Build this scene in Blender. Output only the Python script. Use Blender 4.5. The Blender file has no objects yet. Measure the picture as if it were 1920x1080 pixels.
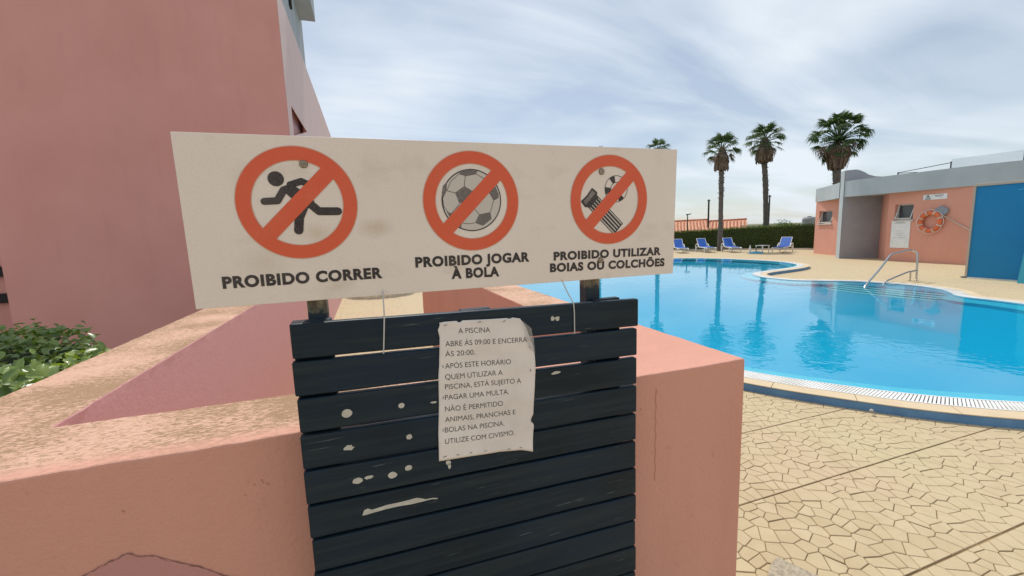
import bpy, bmesh, math, random
from mathutils import Vector, Matrix
R = math.radians
rnd = random.Random(7)
scene = bpy.context.scene
col = scene.collection

# ------------------------------------------------------------------ camera
cam_d = bpy.data.cameras.new('camera')
cam = bpy.data.objects.new('camera', cam_d); col.objects.link(cam)
cam_d.sensor_width = 36.0; cam_d.lens = 36.0 * 788.9104 / 1920.0
cam_d.clip_start = 0.02; cam_d.clip_end = 6000
rt = (0.9457779, -0.3230683, -0.0336309); dn = (-0.0741464, -0.1139302, -0.9907180); fw = (0.3162380, 0.9394929, -0.1317070)
cam.matrix_world = Matrix(((rt[0], -dn[0], -fw[0], 0), (rt[1], -dn[1], -fw[1], 0), (rt[2], -dn[2], -fw[2], 1.5), (0, 0, 0, 1)))
scene.camera = cam

# ------------------------------------------------------------------ sky, sun, exposure
SUN_EL = R(58); SUN_AZ = R(4)           # azimuth from +Y towards +X
w = bpy.data.worlds.new('World'); scene.world = w; w.use_nodes = True
nt = w.node_tree; nt.nodes.clear()
def wn(t, **k):
    n = nt.nodes.new(t)
    for a, b in k.items(): setattr(n, a, b)
    return n
sky = wn('ShaderNodeTexSky', sky_type='NISHITA', sun_disc=False, sun_elevation=SUN_EL, sun_rotation=SUN_AZ, air_density=1.0, dust_density=0.6, ozone_density=1.0)
tc = wn('ShaderNodeTexCoord')
sep = wn('ShaderNodeSeparateXYZ'); nt.links.new(tc.outputs['Generated'], sep.inputs[0])
zz = wn('ShaderNodeMath', operation='ADD'); zz.inputs[1].default_value = 0.18; nt.links.new(sep.outputs['Z'], zz.inputs[0])
zc = wn('ShaderNodeMath', operation='MAXIMUM'); zc.inputs[1].default_value = 0.05; nt.links.new(zz.outputs[0], zc.inputs[0])
dx = wn('ShaderNodeMath', operation='DIVIDE'); nt.links.new(sep.outputs['X'], dx.inputs[0]); nt.links.new(zc.outputs[0], dx.inputs[1])
dy = wn('ShaderNodeMath', operation='DIVIDE'); nt.links.new(sep.outputs['Y'], dy.inputs[0]); nt.links.new(zc.outputs[0], dy.inputs[1])
cb = wn('ShaderNodeCombineXYZ'); nt.links.new(dx.outputs[0], cb.inputs[0]); nt.links.new(dy.outputs[0], cb.inputs[1])
mp = wn('ShaderNodeMapping'); mp.inputs['Rotation'].default_value = (0, 0, R(40)); mp.inputs['Scale'].default_value = (0.5, 1.25, 1); nt.links.new(cb.outputs[0], mp.inputs[0])
n1 = wn('ShaderNodeTexNoise'); n1.inputs['Scale'].default_value = 1.05; n1.inputs['Detail'].default_value = 8; n1.inputs['Roughness'].default_value = 0.55; n1.inputs['Distortion'].default_value = 1.1
nt.links.new(mp.outputs[0], n1.inputs[0])
n2 = wn('ShaderNodeTexNoise'); n2.inputs['Scale'].default_value = 0.75; n2.inputs['Detail'].default_value = 3; nt.links.new(cb.outputs[0], n2.inputs[0])
ad = wn('ShaderNodeMath', operation='ADD'); nt.links.new(n1.outputs[0], ad.inputs[0]); nt.links.new(n2.outputs[0], ad.inputs[1])
rp = wn('ShaderNodeMapRange'); rp.inputs['From Min'].default_value = 0.84; rp.inputs['From Max'].default_value = 1.20; rp.inputs['To Min'].default_value = 0.36; rp.inputs['To Max'].default_value = 1.0
nt.links.new(ad.outputs[0], rp.inputs[0])
bg1 = wn('ShaderNodeBackground'); bg1.inputs['Strength'].default_value = 0.088; nt.links.new(sky.outputs[0], bg1.inputs[0])
bg2 = wn('ShaderNodeBackground'); bg2.inputs['Color'].default_value = (0.76, 0.83, 0.90, 1); bg2.inputs['Strength'].default_value = 0.98
mx = wn('ShaderNodeMixShader'); nt.links.new(rp.outputs[0], mx.inputs[0]); nt.links.new(bg1.outputs[0], mx.inputs[1]); nt.links.new(bg2.outputs[0], mx.inputs[2])
ow = wn('ShaderNodeOutputWorld'); nt.links.new(mx.outputs[0], ow.inputs[0])
sd = bpy.data.lights.new('sun', 'SUN'); sd.energy = 2.75; sd.angle = R(0.6); sd.color = (1.0, 0.95, 0.87)
so = bpy.data.objects.new('sun', sd); col.objects.link(so); so.location = (0, 10, 30)
sv = Vector((math.sin(SUN_AZ) * math.cos(SUN_EL), math.cos(SUN_AZ) * math.cos(SUN_EL), math.sin(SUN_EL)))
so.rotation_euler = sv.to_track_quat('Z', 'Y').to_euler()
vs = scene.view_settings; vs.view_transform = 'Standard'; vs.look = 'None'; vs.exposure = 0.14; vs.gamma = 1.0; vs.use_curve_mapping = False
scene.render.engine = 'CYCLES'
scene.cycles.max_bounces = 8; scene.cycles.transparent_max_bounces = 12
scene.cycles.caustics_reflective = False; scene.cycles.caustics_refractive = False

# ------------------------------------------------------------------ materials
def newmat(name):
    m = bpy.data.materials.new(name); m.use_nodes = True
    n = m.node_tree.nodes; l = m.node_tree.links
    return m, n, l, n['Principled BSDF']
def noise(n, l, vec, scale, detail=4, rough=0.55, dist=0.0):
    t = n.new('ShaderNodeTexNoise'); t.inputs['Scale'].default_value = scale; t.inputs['Detail'].default_value = detail
    t.inputs['Roughness'].default_value = rough; t.inputs['Distortion'].default_value = dist
    l.new(vec, t.inputs['Vector']); return t.outputs['Fac']
def ramp(n, l, fac, a, b, lo=0.0, hi=1.0):
    t = n.new('ShaderNodeMapRange'); t.inputs['From Min'].default_value = a; t.inputs['From Max'].default_value = b
    t.inputs['To Min'].default_value = lo; t.inputs['To Max'].default_value = hi; l.new(fac, t.inputs[0]); return t.outputs[0]
def mixc(n, l, fac, a, b, mode='MIX'):
    t = n.new('ShaderNodeMix'); t.data_type = 'RGBA'; t.blend_type = mode
    if isinstance(fac, (int, float)): t.inputs[0].default_value = fac
    else: l.new(fac, t.inputs[0])
    for i, c in ((6, a), (7, b)):
        if isinstance(c, tuple): t.inputs[i].default_value = (c[0], c[1], c[2], 1)
        else: l.new(c, t.inputs[i])
    return t.outputs[2]
def mth(n, l, op, a, b=None):
    t = n.new('ShaderNodeMath'); t.operation = op
    for i, c in ((0, a), (1, b)):
        if c is None: continue
        if isinstance(c, (int, float)): t.inputs[i].default_value = c
        else: l.new(c, t.inputs[i])
    return t.outputs[0]
def bump(n, l, bs, h, strength=0.3, dist=0.005):
    t = n.new('ShaderNodeBump'); t.inputs['Strength'].default_value = strength; t.inputs['Distance'].default_value = dist
    l.new(h, t.inputs['Height']); l.new(t.outputs[0], bs.inputs['Normal']); return t
def coords(n, l, kind='Object', scale=(1, 1, 1), rot=(0, 0, 0)):
    if kind == 'World': o = n.new('ShaderNodeNewGeometry').outputs['Position']
    else: o = n.new('ShaderNodeTexCoord').outputs[kind]
    m = n.new('ShaderNodeMapping'); m.inputs['Scale'].default_value = scale; m.inputs['Rotation'].default_value = rot
    l.new(o, m.inputs[0]); return m.outputs[0]
def simple(name, c, c2=None, scale=6, rough=0.6, metal=0.0, bmp=0.0, bscale=60, bdist=0.004, kind='World', stretch=(1, 1, 1), spec=0.5, lo=0.4, hi=0.65):
    m, n, l, b = newmat(name)
    v = coords(n, l, kind, stretch)
    if c2: l.new(mixc(n, l, ramp(n, l, noise(n, l, v, scale, 5), lo, hi), c, c2), b.inputs['Base Color'])
    else: b.inputs['Base Color'].default_value = (*c, 1)
    b.inputs['Roughness'].default_value = rough; b.inputs['Metallic'].default_value = metal
    b.inputs['Specular IOR Level'].default_value = spec
    if bmp: bump(n, l, b, noise(n, l, v, bscale, 3), bmp, bdist)
    return m
M = {}
def stucco(name, c, c2, top=True):
    m, n, l, b = newmat(name)
    v = coords(n, l, 'World')
    base = mixc(n, l, ramp(n, l, noise(n, l, v, 1.3, 5), 0.35, 0.7), c, c2)
    fine = noise(n, l, v, 90, 3)
    base = mixc(n, l, ramp(n, l, noise(n, l, coords(n, l, 'World', (7, 7, 1.2)), 1.0, 5), 0.56, 0.8, 0, 0.22), base, (c[0] * .72, c[1] * .66, c[2] * .62))
    base = mixc(n, l, ramp(n, l, noise(n, l, coords(n, l, 'World', (2.2, 2.2, .22)), 1.0, 6, 0.6), 0.48, 0.72, 0, 0.30), base, (c[0] * .86, c[1] * .92, c[2] * .93))
    base = mixc(n, l, ramp(n, l, noise(n, l, v, 35, 4), 0.66, 0.78, 0, 0.3), base, (c[0] * .6, c[1] * .55, c[2] * .5))
    if top:
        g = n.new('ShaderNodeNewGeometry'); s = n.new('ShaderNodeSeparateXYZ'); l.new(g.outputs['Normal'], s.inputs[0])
        # left wall, passage side: older mauve paint and bluish sky light in one colour
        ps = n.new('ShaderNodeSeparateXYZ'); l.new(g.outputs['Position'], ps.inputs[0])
        mauve_skylit = mth(n, l, 'MULTIPLY', ramp(n, l, s.outputs['X'], 0.5, 0.8), ramp(n, l, ps.outputs['X'], -0.60, -0.65))
        base = mixc(n, l, mauve_skylit, base, (0.76, 0.42, 0.41))
        up = ramp(n, l, s.outputs['Z'], 0.75, 0.95)
        p = n.new('ShaderNodeSeparateXYZ'); l.new(g.outputs['Position'], p.inputs[0])
        vt = coords(n, l, 'World', (1.0, 2.3, 1), (0, 0, R(-18)))
        speck = noise(n, l, vt, 62, 7, 0.74, 0.8)
        patch = noise(n, l, coords(n, l, 'World'), 2.6, 4)
        sp = ramp(n, l, mth(n, l, 'ADD', speck, mth(n, l, 'MULTIPLY', patch, 0.6)), 0.79, 0.88)
        sp2 = ramp(n, l, mth(n, l, 'ADD', speck, mth(n, l, 'MULTIPLY', patch, 0.6)), 0.69, 0.84)
        # the weathering stays off the freshly painted near right block and off the outermost edges
        clean = mth(n, l, 'MULTIPLY', ramp(n, l, p.outputs['X'], 0.22, 0.42), ramp(n, l, p.outputs['Y'], 1.85, 1.45))
        keep = mth(n, l, 'SUBTRACT', 1.0, mth(n, l, 'MULTIPLY', clean, 0.93))
        edge = ramp(n, l, p.outputs['Y'], 0.955, 1.0, 0.25, 1)
        k = mth(n, l, 'MULTIPLY', mth(n, l, 'MULTIPLY', up, keep), edge)
        tcol = mixc(n, l, mth(n, l, 'MULTIPLY', k, 0.6), base, (0.68, 0.47, 0.34))
        tcol = mixc(n, l, mth(n, l, 'MULTIPLY', mth(n, l, 'MULTIPLY', sp2, k), 0.62), tcol, (0.44, 0.26, 0.12))
        tcol = mixc(n, l, mth(n, l, 'MULTIPLY', mth(n, l, 'MULTIPLY', sp, k), 0.6), tcol, (0.24, 0.145, 0.065))
        base = tcol
        h = mth(n, l, 'SUBTRACT', fine, mth(n, l, 'MULTIPLY', mth(n, l, 'MULTIPLY', sp, k), 1.2))
    else: h = fine
    hh = mth(n, l, 'ADD', mth(n, l, 'ADD', h, mth(n, l, 'MULTIPLY', noise(n, l, v, 9, 3), 1.6)), mth(n, l, 'MULTIPLY', noise(n, l, v, 380, 2), 0.5))
    l.new(base, b.inputs['Base Color']); b.inputs['Roughness'].default_value = 0.85
    bump(n, l, b, hh, 0.5, 0.0035)
    return m
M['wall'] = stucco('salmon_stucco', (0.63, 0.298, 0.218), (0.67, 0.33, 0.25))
M['wall_mauve'] = stucco('mauve_stucco', (0.62, 0.28, 0.25), (0.66, 0.31, 0.28), False)
M['patch'] = stucco('old_mauve_paint', (0.50, 0.235, 0.21), (0.55, 0.26, 0.23), False)
M['apt'] = stucco('apartment_pink_render', (0.71, 0.345, 0.305), (0.66, 0.31, 0.27), False)
M['apt_pale'] = stucco('apartment_pale_render', (0.78, 0.56, 0.53), (0.74, 0.53, 0.50), False)
M['apt_grey'] = simple('apartment_grey_render', (0.42, 0.43, 0.44), (0.36, 0.37, 0.38), 3, 0.8)
M['house'] = stucco('pool_house_pink_render', (0.74, 0.36, 0.27), (0.70, 0.335, 0.25), False)
M['fascia'] = simple('blue_grey_render', (0.47, 0.53, 0.56), (0.42, 0.48, 0.51), 1.5, 0.8, bmp=0.2, bscale=80)
M['fascia_dark'] = simple('grey_render', (0.36, 0.36, 0.38), (0.33, 0.33, 0.35), 2, 0.8, bmp=0.2, bscale=80)
M['dark'] = simple('dark_gap', (0.02, 0.02, 0.02), rough=0.9)
M['crack'] = simple('dark_crack_line', (0.22, 0.10, 0.07), rough=0.95)  # dark brown line along the edge of the cracked paint
# deck paving
def deckmat(name, cells):
    m, n, l, b = newmat(name)
    v = coords(n, l, 'World')
    c = mixc(n, l, ramp(n, l, noise(n, l, v, 0.9, 5), 0.35, 0.68), (0.545, 0.45, 0.265), (0.555, 0.415, 0.265))
    c = mixc(n, l, ramp(n, l, noise(n, l, v, 14, 5), 0.45, 0.75, 0, 0.5), c, (0.43, 0.33, 0.18))
    c = mixc(n, l, ramp(n, l, noise(n, l, v, 160, 3), 0.3, 0.7, 0, 0.3), c, (0.62, 0.52, 0.35))
    h = noise(n, l, v, 120, 3)
    if not cells:
        oi = n.new('ShaderNodeObjectInfo'); c = mixc(n, l, mth(n, l, 'MULTIPLY', oi.outputs['Random'], 0.38), c, (0.42, 0.31, 0.17))
        c = mixc(n, l, ramp(n, l, noise(n, l, v, 5.5, 2), 0.5, 0.62, 0, 0.22), c, (0.45, 0.34, 0.20))
    if cells:
        vo = n.new('ShaderNodeTexVoronoi'); vo.feature = 'DISTANCE_TO_EDGE'; vo.inputs['Scale'].default_value = 11; l.new(v, vo.inputs['Vector'])
        ed = ramp(n, l, vo.outputs['Distance'], 0.02, 0.07, 1, 0)
        c = mixc(n, l, mth(n, l, 'MULTIPLY', ed, 0.35), c, (0.30, 0.20, 0.10))
        br = n.new('ShaderNodeTexBrick'); br.offset = 0; br.inputs['Scale'].default_value = 1.0; br.inputs['Brick Width'].default_value = 0.6; br.inputs['Row Height'].default_value = 0.6; br.inputs['Mortar Size'].default_value = 0.007
        l.new(coords(n, l, 'World'), br.inputs['Vector'])
        mo = ramp(n, l, br.outputs['Fac'], 0, 1, 0, 0.35)
        st = ramp(n, l, noise(n, l, coords(n, l, 'World', (0.8, 3.0, 1)), 1.1, 5), 0.55, 0.72, 0, 0.45)
        c = mixc(n, l, mth(n, l, 'MULTIPLY', br.outputs['Fac'], mth(n, l, 'ADD', st, 0.18)), c, (0.25, 0.16, 0.08))
        c = mixc(n, l, mth(n, l, 'MULTIPLY', st, 0.4), c, (0.48, 0.35, 0.20))
        h = mth(n, l, 'SUBTRACT', h, ed)
    l.new(c, b.inputs['Base Color']); b.inputs['Roughness'].default_value = 0.8
    bump(n, l, b, h, 0.3, 0.003)
    return m
M['deck'] = deckmat('sand_stamped_concrete', True)
M['stone'] = deckmat('sand_paving_cell', False)
M['bed'] = simple('brown_joint_dirt', (0.15, 0.09, 0.04), (0.33, 0.22, 0.11), 2.2, 0.95)
M['coping'] = simple('sand_coping', (0.66, 0.53, 0.35), (0.62, 0.48, 0.31), 5, 0.75, bmp=0.2, bscale=150)
M['white'] = simple('white_plastic', (0.80, 0.80, 0.78), (0.70, 0.70, 0.67), 8, 0.4)
M['grate'] = simple('white_grate', (0.82, 0.82, 0.80), (0.70, 0.68, 0.63), 4, 0.45)
M['trough'] = simple('gutter_dark', (0.36, 0.34, 0.30), (0.26, 0.24, 0.21), 5, rough=0.9)
M['riser'] = simple('blue_riser_paint', (0.11, 0.26, 0.46), (0.085, 0.20, 0.38), 6, 0.6)
M['basin'] = simple('pool_blue_paint', (0.008, 0.45, 0.70), (0.011, 0.48, 0.73), 0.4, 0.7)
M['basin_lip'] = simple('pool_edge_tile', (0.34, 0.64, 0.80), (0.40, 0.68, 0.82), 9, 0.5)
M['nosing'] = simple('step_nosing_white', (0.88, 0.93, 0.94), rough=0.5)
m, n, l, b = newmat('pool_water'); M['water'] = m
n.remove(b)
tr = n.new('ShaderNodeBsdfTransparent'); tr.inputs[0].default_value = (0.36, 0.93, 0.99, 1)
gl = n.new('ShaderNodeBsdfGlossy'); gl.inputs['Roughness'].default_value = 0.015; gl.inputs[0].default_value = (1, 1, 1, 1)
fr = n.new('ShaderNodeFresnel'); fr.inputs['IOR'].default_value = 1.33
wv = coords(n, l, 'World', (1, 1, 1))
wb = mth(n, l, 'ADD', noise(n, l, wv, 3.0, 3, 0.5, 0.4), mth(n, l, 'MULTIPLY', noise(n, l, wv, 11, 2), 0.25))
calm = ramp(n, l, noise(n, l, wv, 0.22, 2), 0.42, 0.62, 0.10, 1.0)
bp = n.new('ShaderNodeBump'); bp.inputs['Distance'].default_value = 0.0075; l.new(calm, bp.inputs['Strength']); l.new(wb, bp.inputs['Height'])
l.new(bp.outputs[0], gl.inputs['Normal']); l.new(bp.outputs[0], fr.inputs['Normal'])
ms = n.new('ShaderNodeMixShader'); l.new(fr.outputs[0], ms.inputs[0]); l.new(tr.outputs[0], ms.inputs[1]); l.new(gl.outputs[0], ms.inputs[2])
l.new(ms.outputs[0], n['Material Output'].inputs['Surface'])
M['steel'] = simple('brushed_steel', (0.62, 0.60, 0.56), rough=0.22, metal=1.0)
M['band'] = simple('dull_white_band', (0.60, 0.55, 0.50), (0.50, 0.44, 0.38), 9, 0.6)
M['orange'] = simple('orange_plastic', (0.72, 0.17, 0.06), (0.60, 0.14, 0.05), 6, 0.5)
M['sling'] = simple('blue_mesh_fabric', (0.018, 0.125, 0.52), (0.015, 0.10, 0.44), 10, 0.6, bmp=0.3, bscale=200)
M['grass'] = simple('lawn_grass', (0.12, 0.20, 0.03), (0.18, 0.26, 0.04), 3, 0.9, bmp=0.6, bscale=40, bdist=0.03)
M['ground'] = simple('dry_ground', (0.14, 0.15, 0.06), (0.24, 0.20, 0.11), 0.05, 0.95)
M['kerb'] = simple('pale_kerb', (0.55, 0.50, 0.42), rough=0.8)
M['soil'] = simple('soil', (0.05, 0.035, 0.02), (0.08, 0.055, 0.03), 6, 0.95)
def leafmat(name, c, c2, rough=0.45, trans=0.25, spec=0.5):
    m, n, l, b = newmat(name)
    oi = n.new('ShaderNodeObjectInfo'); v = coords(n, l, 'World')
    f = mth(n, l, 'ADD', mth(n, l, 'MULTIPLY', noise(n, l, v, 9, 2), 0.9), mth(n, l, 'MULTIPLY', oi.outputs['Random'], 0.3))
    cc = mixc(n, l, ramp(n, l, f, 0.35, 0.8), c, c2)
    l.new(cc, b.inputs['Base Color']); b.inputs['Roughness'].default_value = rough; b.inputs['Specular IOR Level'].default_value = spec
    t = n.new('ShaderNodeBsdfTranslucent'); l.new(mixc(n, l, 1.0, cc, (1.6, 1.7, 0.6), 'MULTIPLY'), t.inputs[0])
    s = n.new('ShaderNodeMixShader'); s.inputs[0].default_value = trans
    l.new(b.outputs[0], s.inputs[1]); l.new(t.outputs[0], s.inputs[2]); l.new(s.outputs[0], n['Material Output'].inputs['Surface'])
    return m
M['leaf'] = leafmat('glossy_shrub_leaf', (0.10, 0.17, 0.04), (0.28, 0.37, 0.08), 0.33, 0.25, 0.6)
M['hedgeleaf'] = leafmat('hedge_leaf', (0.05, 0.09, 0.02), (0.11, 0.15, 0.03), 0.6, 0.25, 0.2)
M['hedgecore'] = simple('hedge_inner_twigs', (0.025, 0.04, 0.012), (0.04, 0.055, 0.02), 5, 0.95)
M['palm'] = leafmat('palm_frond_green', (0.035, 0.075, 0.025), (0.07, 0.12, 0.04), 0.5, 0.2, 0.3)
M['palmdead'] = simple('dead_palm_frond', (0.13, 0.095, 0.07), (0.22, 0.16, 0.11), 5, 0.9, bmp=0.5, bscale=14, bdist=0.03, stretch=(1, 1, 0.25))
M['trunk'] = simple('palm_trunk_bark', (0.095, 0.085, 0.075), (0.17, 0.15, 0.13), 6, 0.9, bmp=0.8, bscale=5, bdist=0.05, stretch=(1, 1, 4))
M['bark'] = simple('twig_bark', (0.10, 0.075, 0.05), rough=0.9)
M['rooftile'] = simple('terracotta', (0.55, 0.20, 0.11), (0.42, 0.13, 0.07), 2.2, 0.8)
M['cream'] = simple('cream_render', (0.62, 0.55, 0.42), rough=0.85)
M['pole'] = simple('dark_pole', (0.03, 0.03, 0.032), rough=0.7)
M['bluewall'] = simple('bright_blue_paint', (0.008, 0.23, 0.50), (0.007, 0.21, 0.46), 0.8, 0.7)
M['cyan'] = simple('cyan_paint', (0.05, 0.42, 0.62), rough=0.6)
M['trim'] = simple('beige_trim', (0.50, 0.44, 0.37), rough=0.8)
M['alu'] = simple('white_window_frame', (0.62, 0.62, 0.60), rough=0.4)
m, n, l, b = newmat('dark_window_glass'); M['glass'] = m
b.inputs['Base Color'].default_value = (0.09, 0.10, 0.11, 1); b.inputs['Roughness'].default_value = 0.12
m, n, l, b = newmat('pale_screen_glass'); M['screen'] = m
b.inputs['Base Color'].default_value = (0.62, 0.68, 0.72, 1); b.inputs['Roughness'].default_value = 0.3; b.inputs['Alpha'].default_value = 0.22
M['ringgrey'] = simple('grey_blue_backboard', (0.27, 0.31, 0.36), rough=0.7)
M['infoface'] = simple('pale_notice_print', (0.84, 0.86, 0.87), (0.74, 0.78, 0.80), 6, 0.4)
M['infoink'] = simple('faded_grey_print', (0.42, 0.44, 0.46), rough=0.6)
M['black'] = simple('black_print', (0.03, 0.03, 0.03), rough=0.6)
M['aqua'] = simple('aqua_plastic', (0.05, 0.35, 0.55), rough=0.4)
# the notice sign
m, n, l, b = newmat('aged_white_sign'); M['sign'] = m
v = coords(n, l, 'Object')
c = mixc(n, l, ramp(n, l, noise(n, l, v, 3.2, 4), 0.3, 0.72), (0.76, 0.655, 0.585), (0.80, 0.705, 0.64))
c = mixc(n, l, ramp(n, l, noise(n, l, coords(n, l, 'Object', (1.0, 1, 1.6)), 7, 4, 0.6), 0.56, 0.78, 0, 0.45), c, (0.50, 0.40, 0.28))
c = mixc(n, l, ramp(n, l, noise(n, l, v, 260, 2), 0.45, 0.8, 0, 0.16), c, (0.36, 0.30, 0.24))
def spot(n, l, c, ctr, rad, colr, amt):
    g = n.new('ShaderNodeTexCoord'); d = n.new('ShaderNodeVectorMath'); d.operation = 'SUBTRACT'; l.new(g.outputs['Object'], d.inputs[0]); d.inputs[1].default_value = ctr
    mm = n.new('ShaderNodeMapping'); mm.inputs['Scale'].default_value = rad; l.new(d.outputs[0], mm.inputs[0])
    le = n.new('ShaderNodeVectorMath'); le.operation = 'LENGTH'; l.new(mm.outputs[0], le.inputs[0])
    return mixc(n, l, ramp(n, l, mth(n, l, 'ADD', le.outputs['Value'], noise(n, l, v, 22, 3)), 0.5, 1.5, amt, 0), c, colr)
c = spot(n, l, c, (0.305, 0, 0.131), (28, 1, 45), (0.42, 0.29, 0.13), 0.5)
c = spot(n, l, c, (0.205, 0, 0.123), (26, 1, 45), (0.45, 0.33, 0.16), 0.4)
c = spot(n, l, c, (0.115, 0, 0.075), (20, 1, 26), (0.50, 0.40, 0.24), 0.3)
l.new(c, b.inputs['Base Color']); b.inputs['Roughness'].default_value = 0.45
bump(n, l, b, noise(n, l, v, 500, 2), 0.1, 0.0005)
M['signback'] = simple('sign_back_metal', (0.4, 0.4, 0.38), rough=0.5)
def inkmat(name, c, worn, amt):
    m, n, l, b = newmat(name); v = coords(n, l, 'World')
    cc = mixc(n, l, ramp(n, l, noise(n, l, v, 420, 3, 0.7), 0.50, 0.72, 0, amt), c, worn)
    cc = mixc(n, l, ramp(n, l, noise(n, l, v, 11, 4, 0.6), 0.50, 0.75, 0, amt * 0.5), cc, worn)
    l.new(cc, b.inputs['Base Color']); b.inputs['Roughness'].default_value = 0.55; return m
M['red'] = inkmat('faded_red_print', (0.68, 0.098, 0.038), (0.70, 0.18, 0.095), 0.5)
M['ink'] = inkmat('worn_black_print', (0.022, 0.015, 0.016), (0.19, 0.15, 0.135), 0.5)
M['halo'] = simple('pale_pink_print_edge', (0.68, 0.42, 0.32), rough=0.5)
M['grey_ink'] = inkmat('worn_grey_print', (0.13, 0.11, 0.105), (0.34, 0.29, 0.26), 0.9)
M['lightgrey'] = simple('light_print', (0.56, 0.51, 0.46), rough=0.5)
M['paper'] = simple('weathered_paper', (0.77, 0.69, 0.64), (0.69, 0.61, 0.56), 14, 0.8, bmp=0.3, bscale=30, bdist=0.003)
M['paperink'] = simple('paper_ink', (0.05, 0.045, 0.045), rough=0.7)
m, n, l, b = newmat('clear_tape'); M['tape'] = m
b.inputs['Base Color'].default_value = (0.55, 0.52, 0.50, 1); b.inputs['Roughness'].default_value = 0.15; b.inputs['Alpha'].default_value = 0.38
# painted slats
m, n, l, b = newmat('dark_blue_painted_wood'); M['slat'] = m
oi = n.new('ShaderNodeObjectInfo')
g = n.new('ShaderNodeNewGeometry'); off = n.new('ShaderNodeVectorMath'); off.operation = 'ADD'; l.new(g.outputs['Position'], off.inputs[0])
cmb = n.new('ShaderNodeCombineXYZ'); l.new(mth(n, l, 'MULTIPLY', oi.outputs['Random'], 20.0), cmb.inputs[0]); l.new(cmb.outputs[0], off.inputs[1])
mp1 = n.new('ShaderNodeMapping'); mp1.inputs['Scale'].default_value = (3, 30, 60); l.new(off.outputs[0], mp1.inputs[0])
mp2 = n.new('ShaderNodeMapping'); mp2.inputs['Scale'].default_value = (9, 90, 190); mp2.inputs['Rotation'].default_value = (0, R(1), 0); l.new(off.outputs[0], mp2.inputs[0])
gr = noise(n, l, mp1.outputs[0], 1.0, 5, 0.6)
sc = noise(n, l, mp2.outputs[0], 1.0, 3, 0.6)
big = noise(n, l, off.outputs[0], 4, 3)
c = mixc(n, l, ramp(n, l, big, 0.35, 0.65), (0.006, 0.014, 0.021), (0.008, 0.021, 0.038))
c = mixc(n, l, ramp(n, l, gr, 0.45, 0.7, 0, 0.9), c, (0.024, 0.033, 0.038))
msk = mth(n, l, 'MULTIPLY', ramp(n, l, sc, 0.66, 0.72), ramp(n, l, noise(n, l, off.outputs[0], 9, 2), 0.46, 0.62))
c = mixc(n, l, mth(n, l, 'MULTIPLY', msk, 0.5), c, (0.22, 0.26, 0.26))
l.new(c, b.inputs['Base Color']); l.new(ramp(n, l, gr, 0.3, 0.7, 0.36, 0.6), b.inputs['Roughness']); b.inputs['Specular IOR Level'].default_value = 0.22
bump(n, l, b, mth(n, l, 'ADD', gr, mth(n, l, 'MULTIPLY', noise(n, l, off.outputs[0], 30, 3), 0.5)), 0.5, 0.0025)
M['chip'] = simple('bare_filler_chip', (0.56, 0.52, 0.45), (0.44, 0.41, 0.35), 70, 0.8, lo=.35, hi=.7)
M['post'] = None
m, n, l, b = newmat('weathered_post'); M['post'] = m
v = coords(n, l, 'World'); p = n.new('ShaderNodeSeparateXYZ'); l.new(n.new('ShaderNodeNewGeometry').outputs['Position'], p.inputs[0])
zf = mth(n, l, 'ADD', p.outputs['Z'], mth(n, l, 'MULTIPLY', noise(n, l, v, 60, 4), 0.05))
cb_ = mixc(n, l, ramp(n, l, noise(n, l, coords(n, l, 'World', (60, 60, 12)), 1.2, 4), 0.4, 0.65), (0.22, 0.20, 0.13), (0.08, 0.065, 0.045))
l.new(mixc(n, l, ramp(n, l, zf, 1.385, 1.395), (0.012, 0.024, 0.036), cb_), b.inputs['Base Color']); b.inputs['Roughness'].default_value = 0.6
M['screw'] = simple('rusty_screw', (0.22, 0.17, 0.12), (0.35, 0.30, 0.24), 300, 0.5, 0.6)
M['cord'] = simple('white_cord', (0.52, 0.50, 0.47), rough=0.6)
M['staple'] = simple('dull_staple', (0.10, 0.09, 0.08), rough=0.5, metal=0.5)
M['flagstone'] = simple('grey_stone_slab', (0.30, 0.25, 0.18), (0.48, 0.41, 0.30), 60, 0.9, bmp=0.5, bscale=150, lo=.35, hi=.65)

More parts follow.
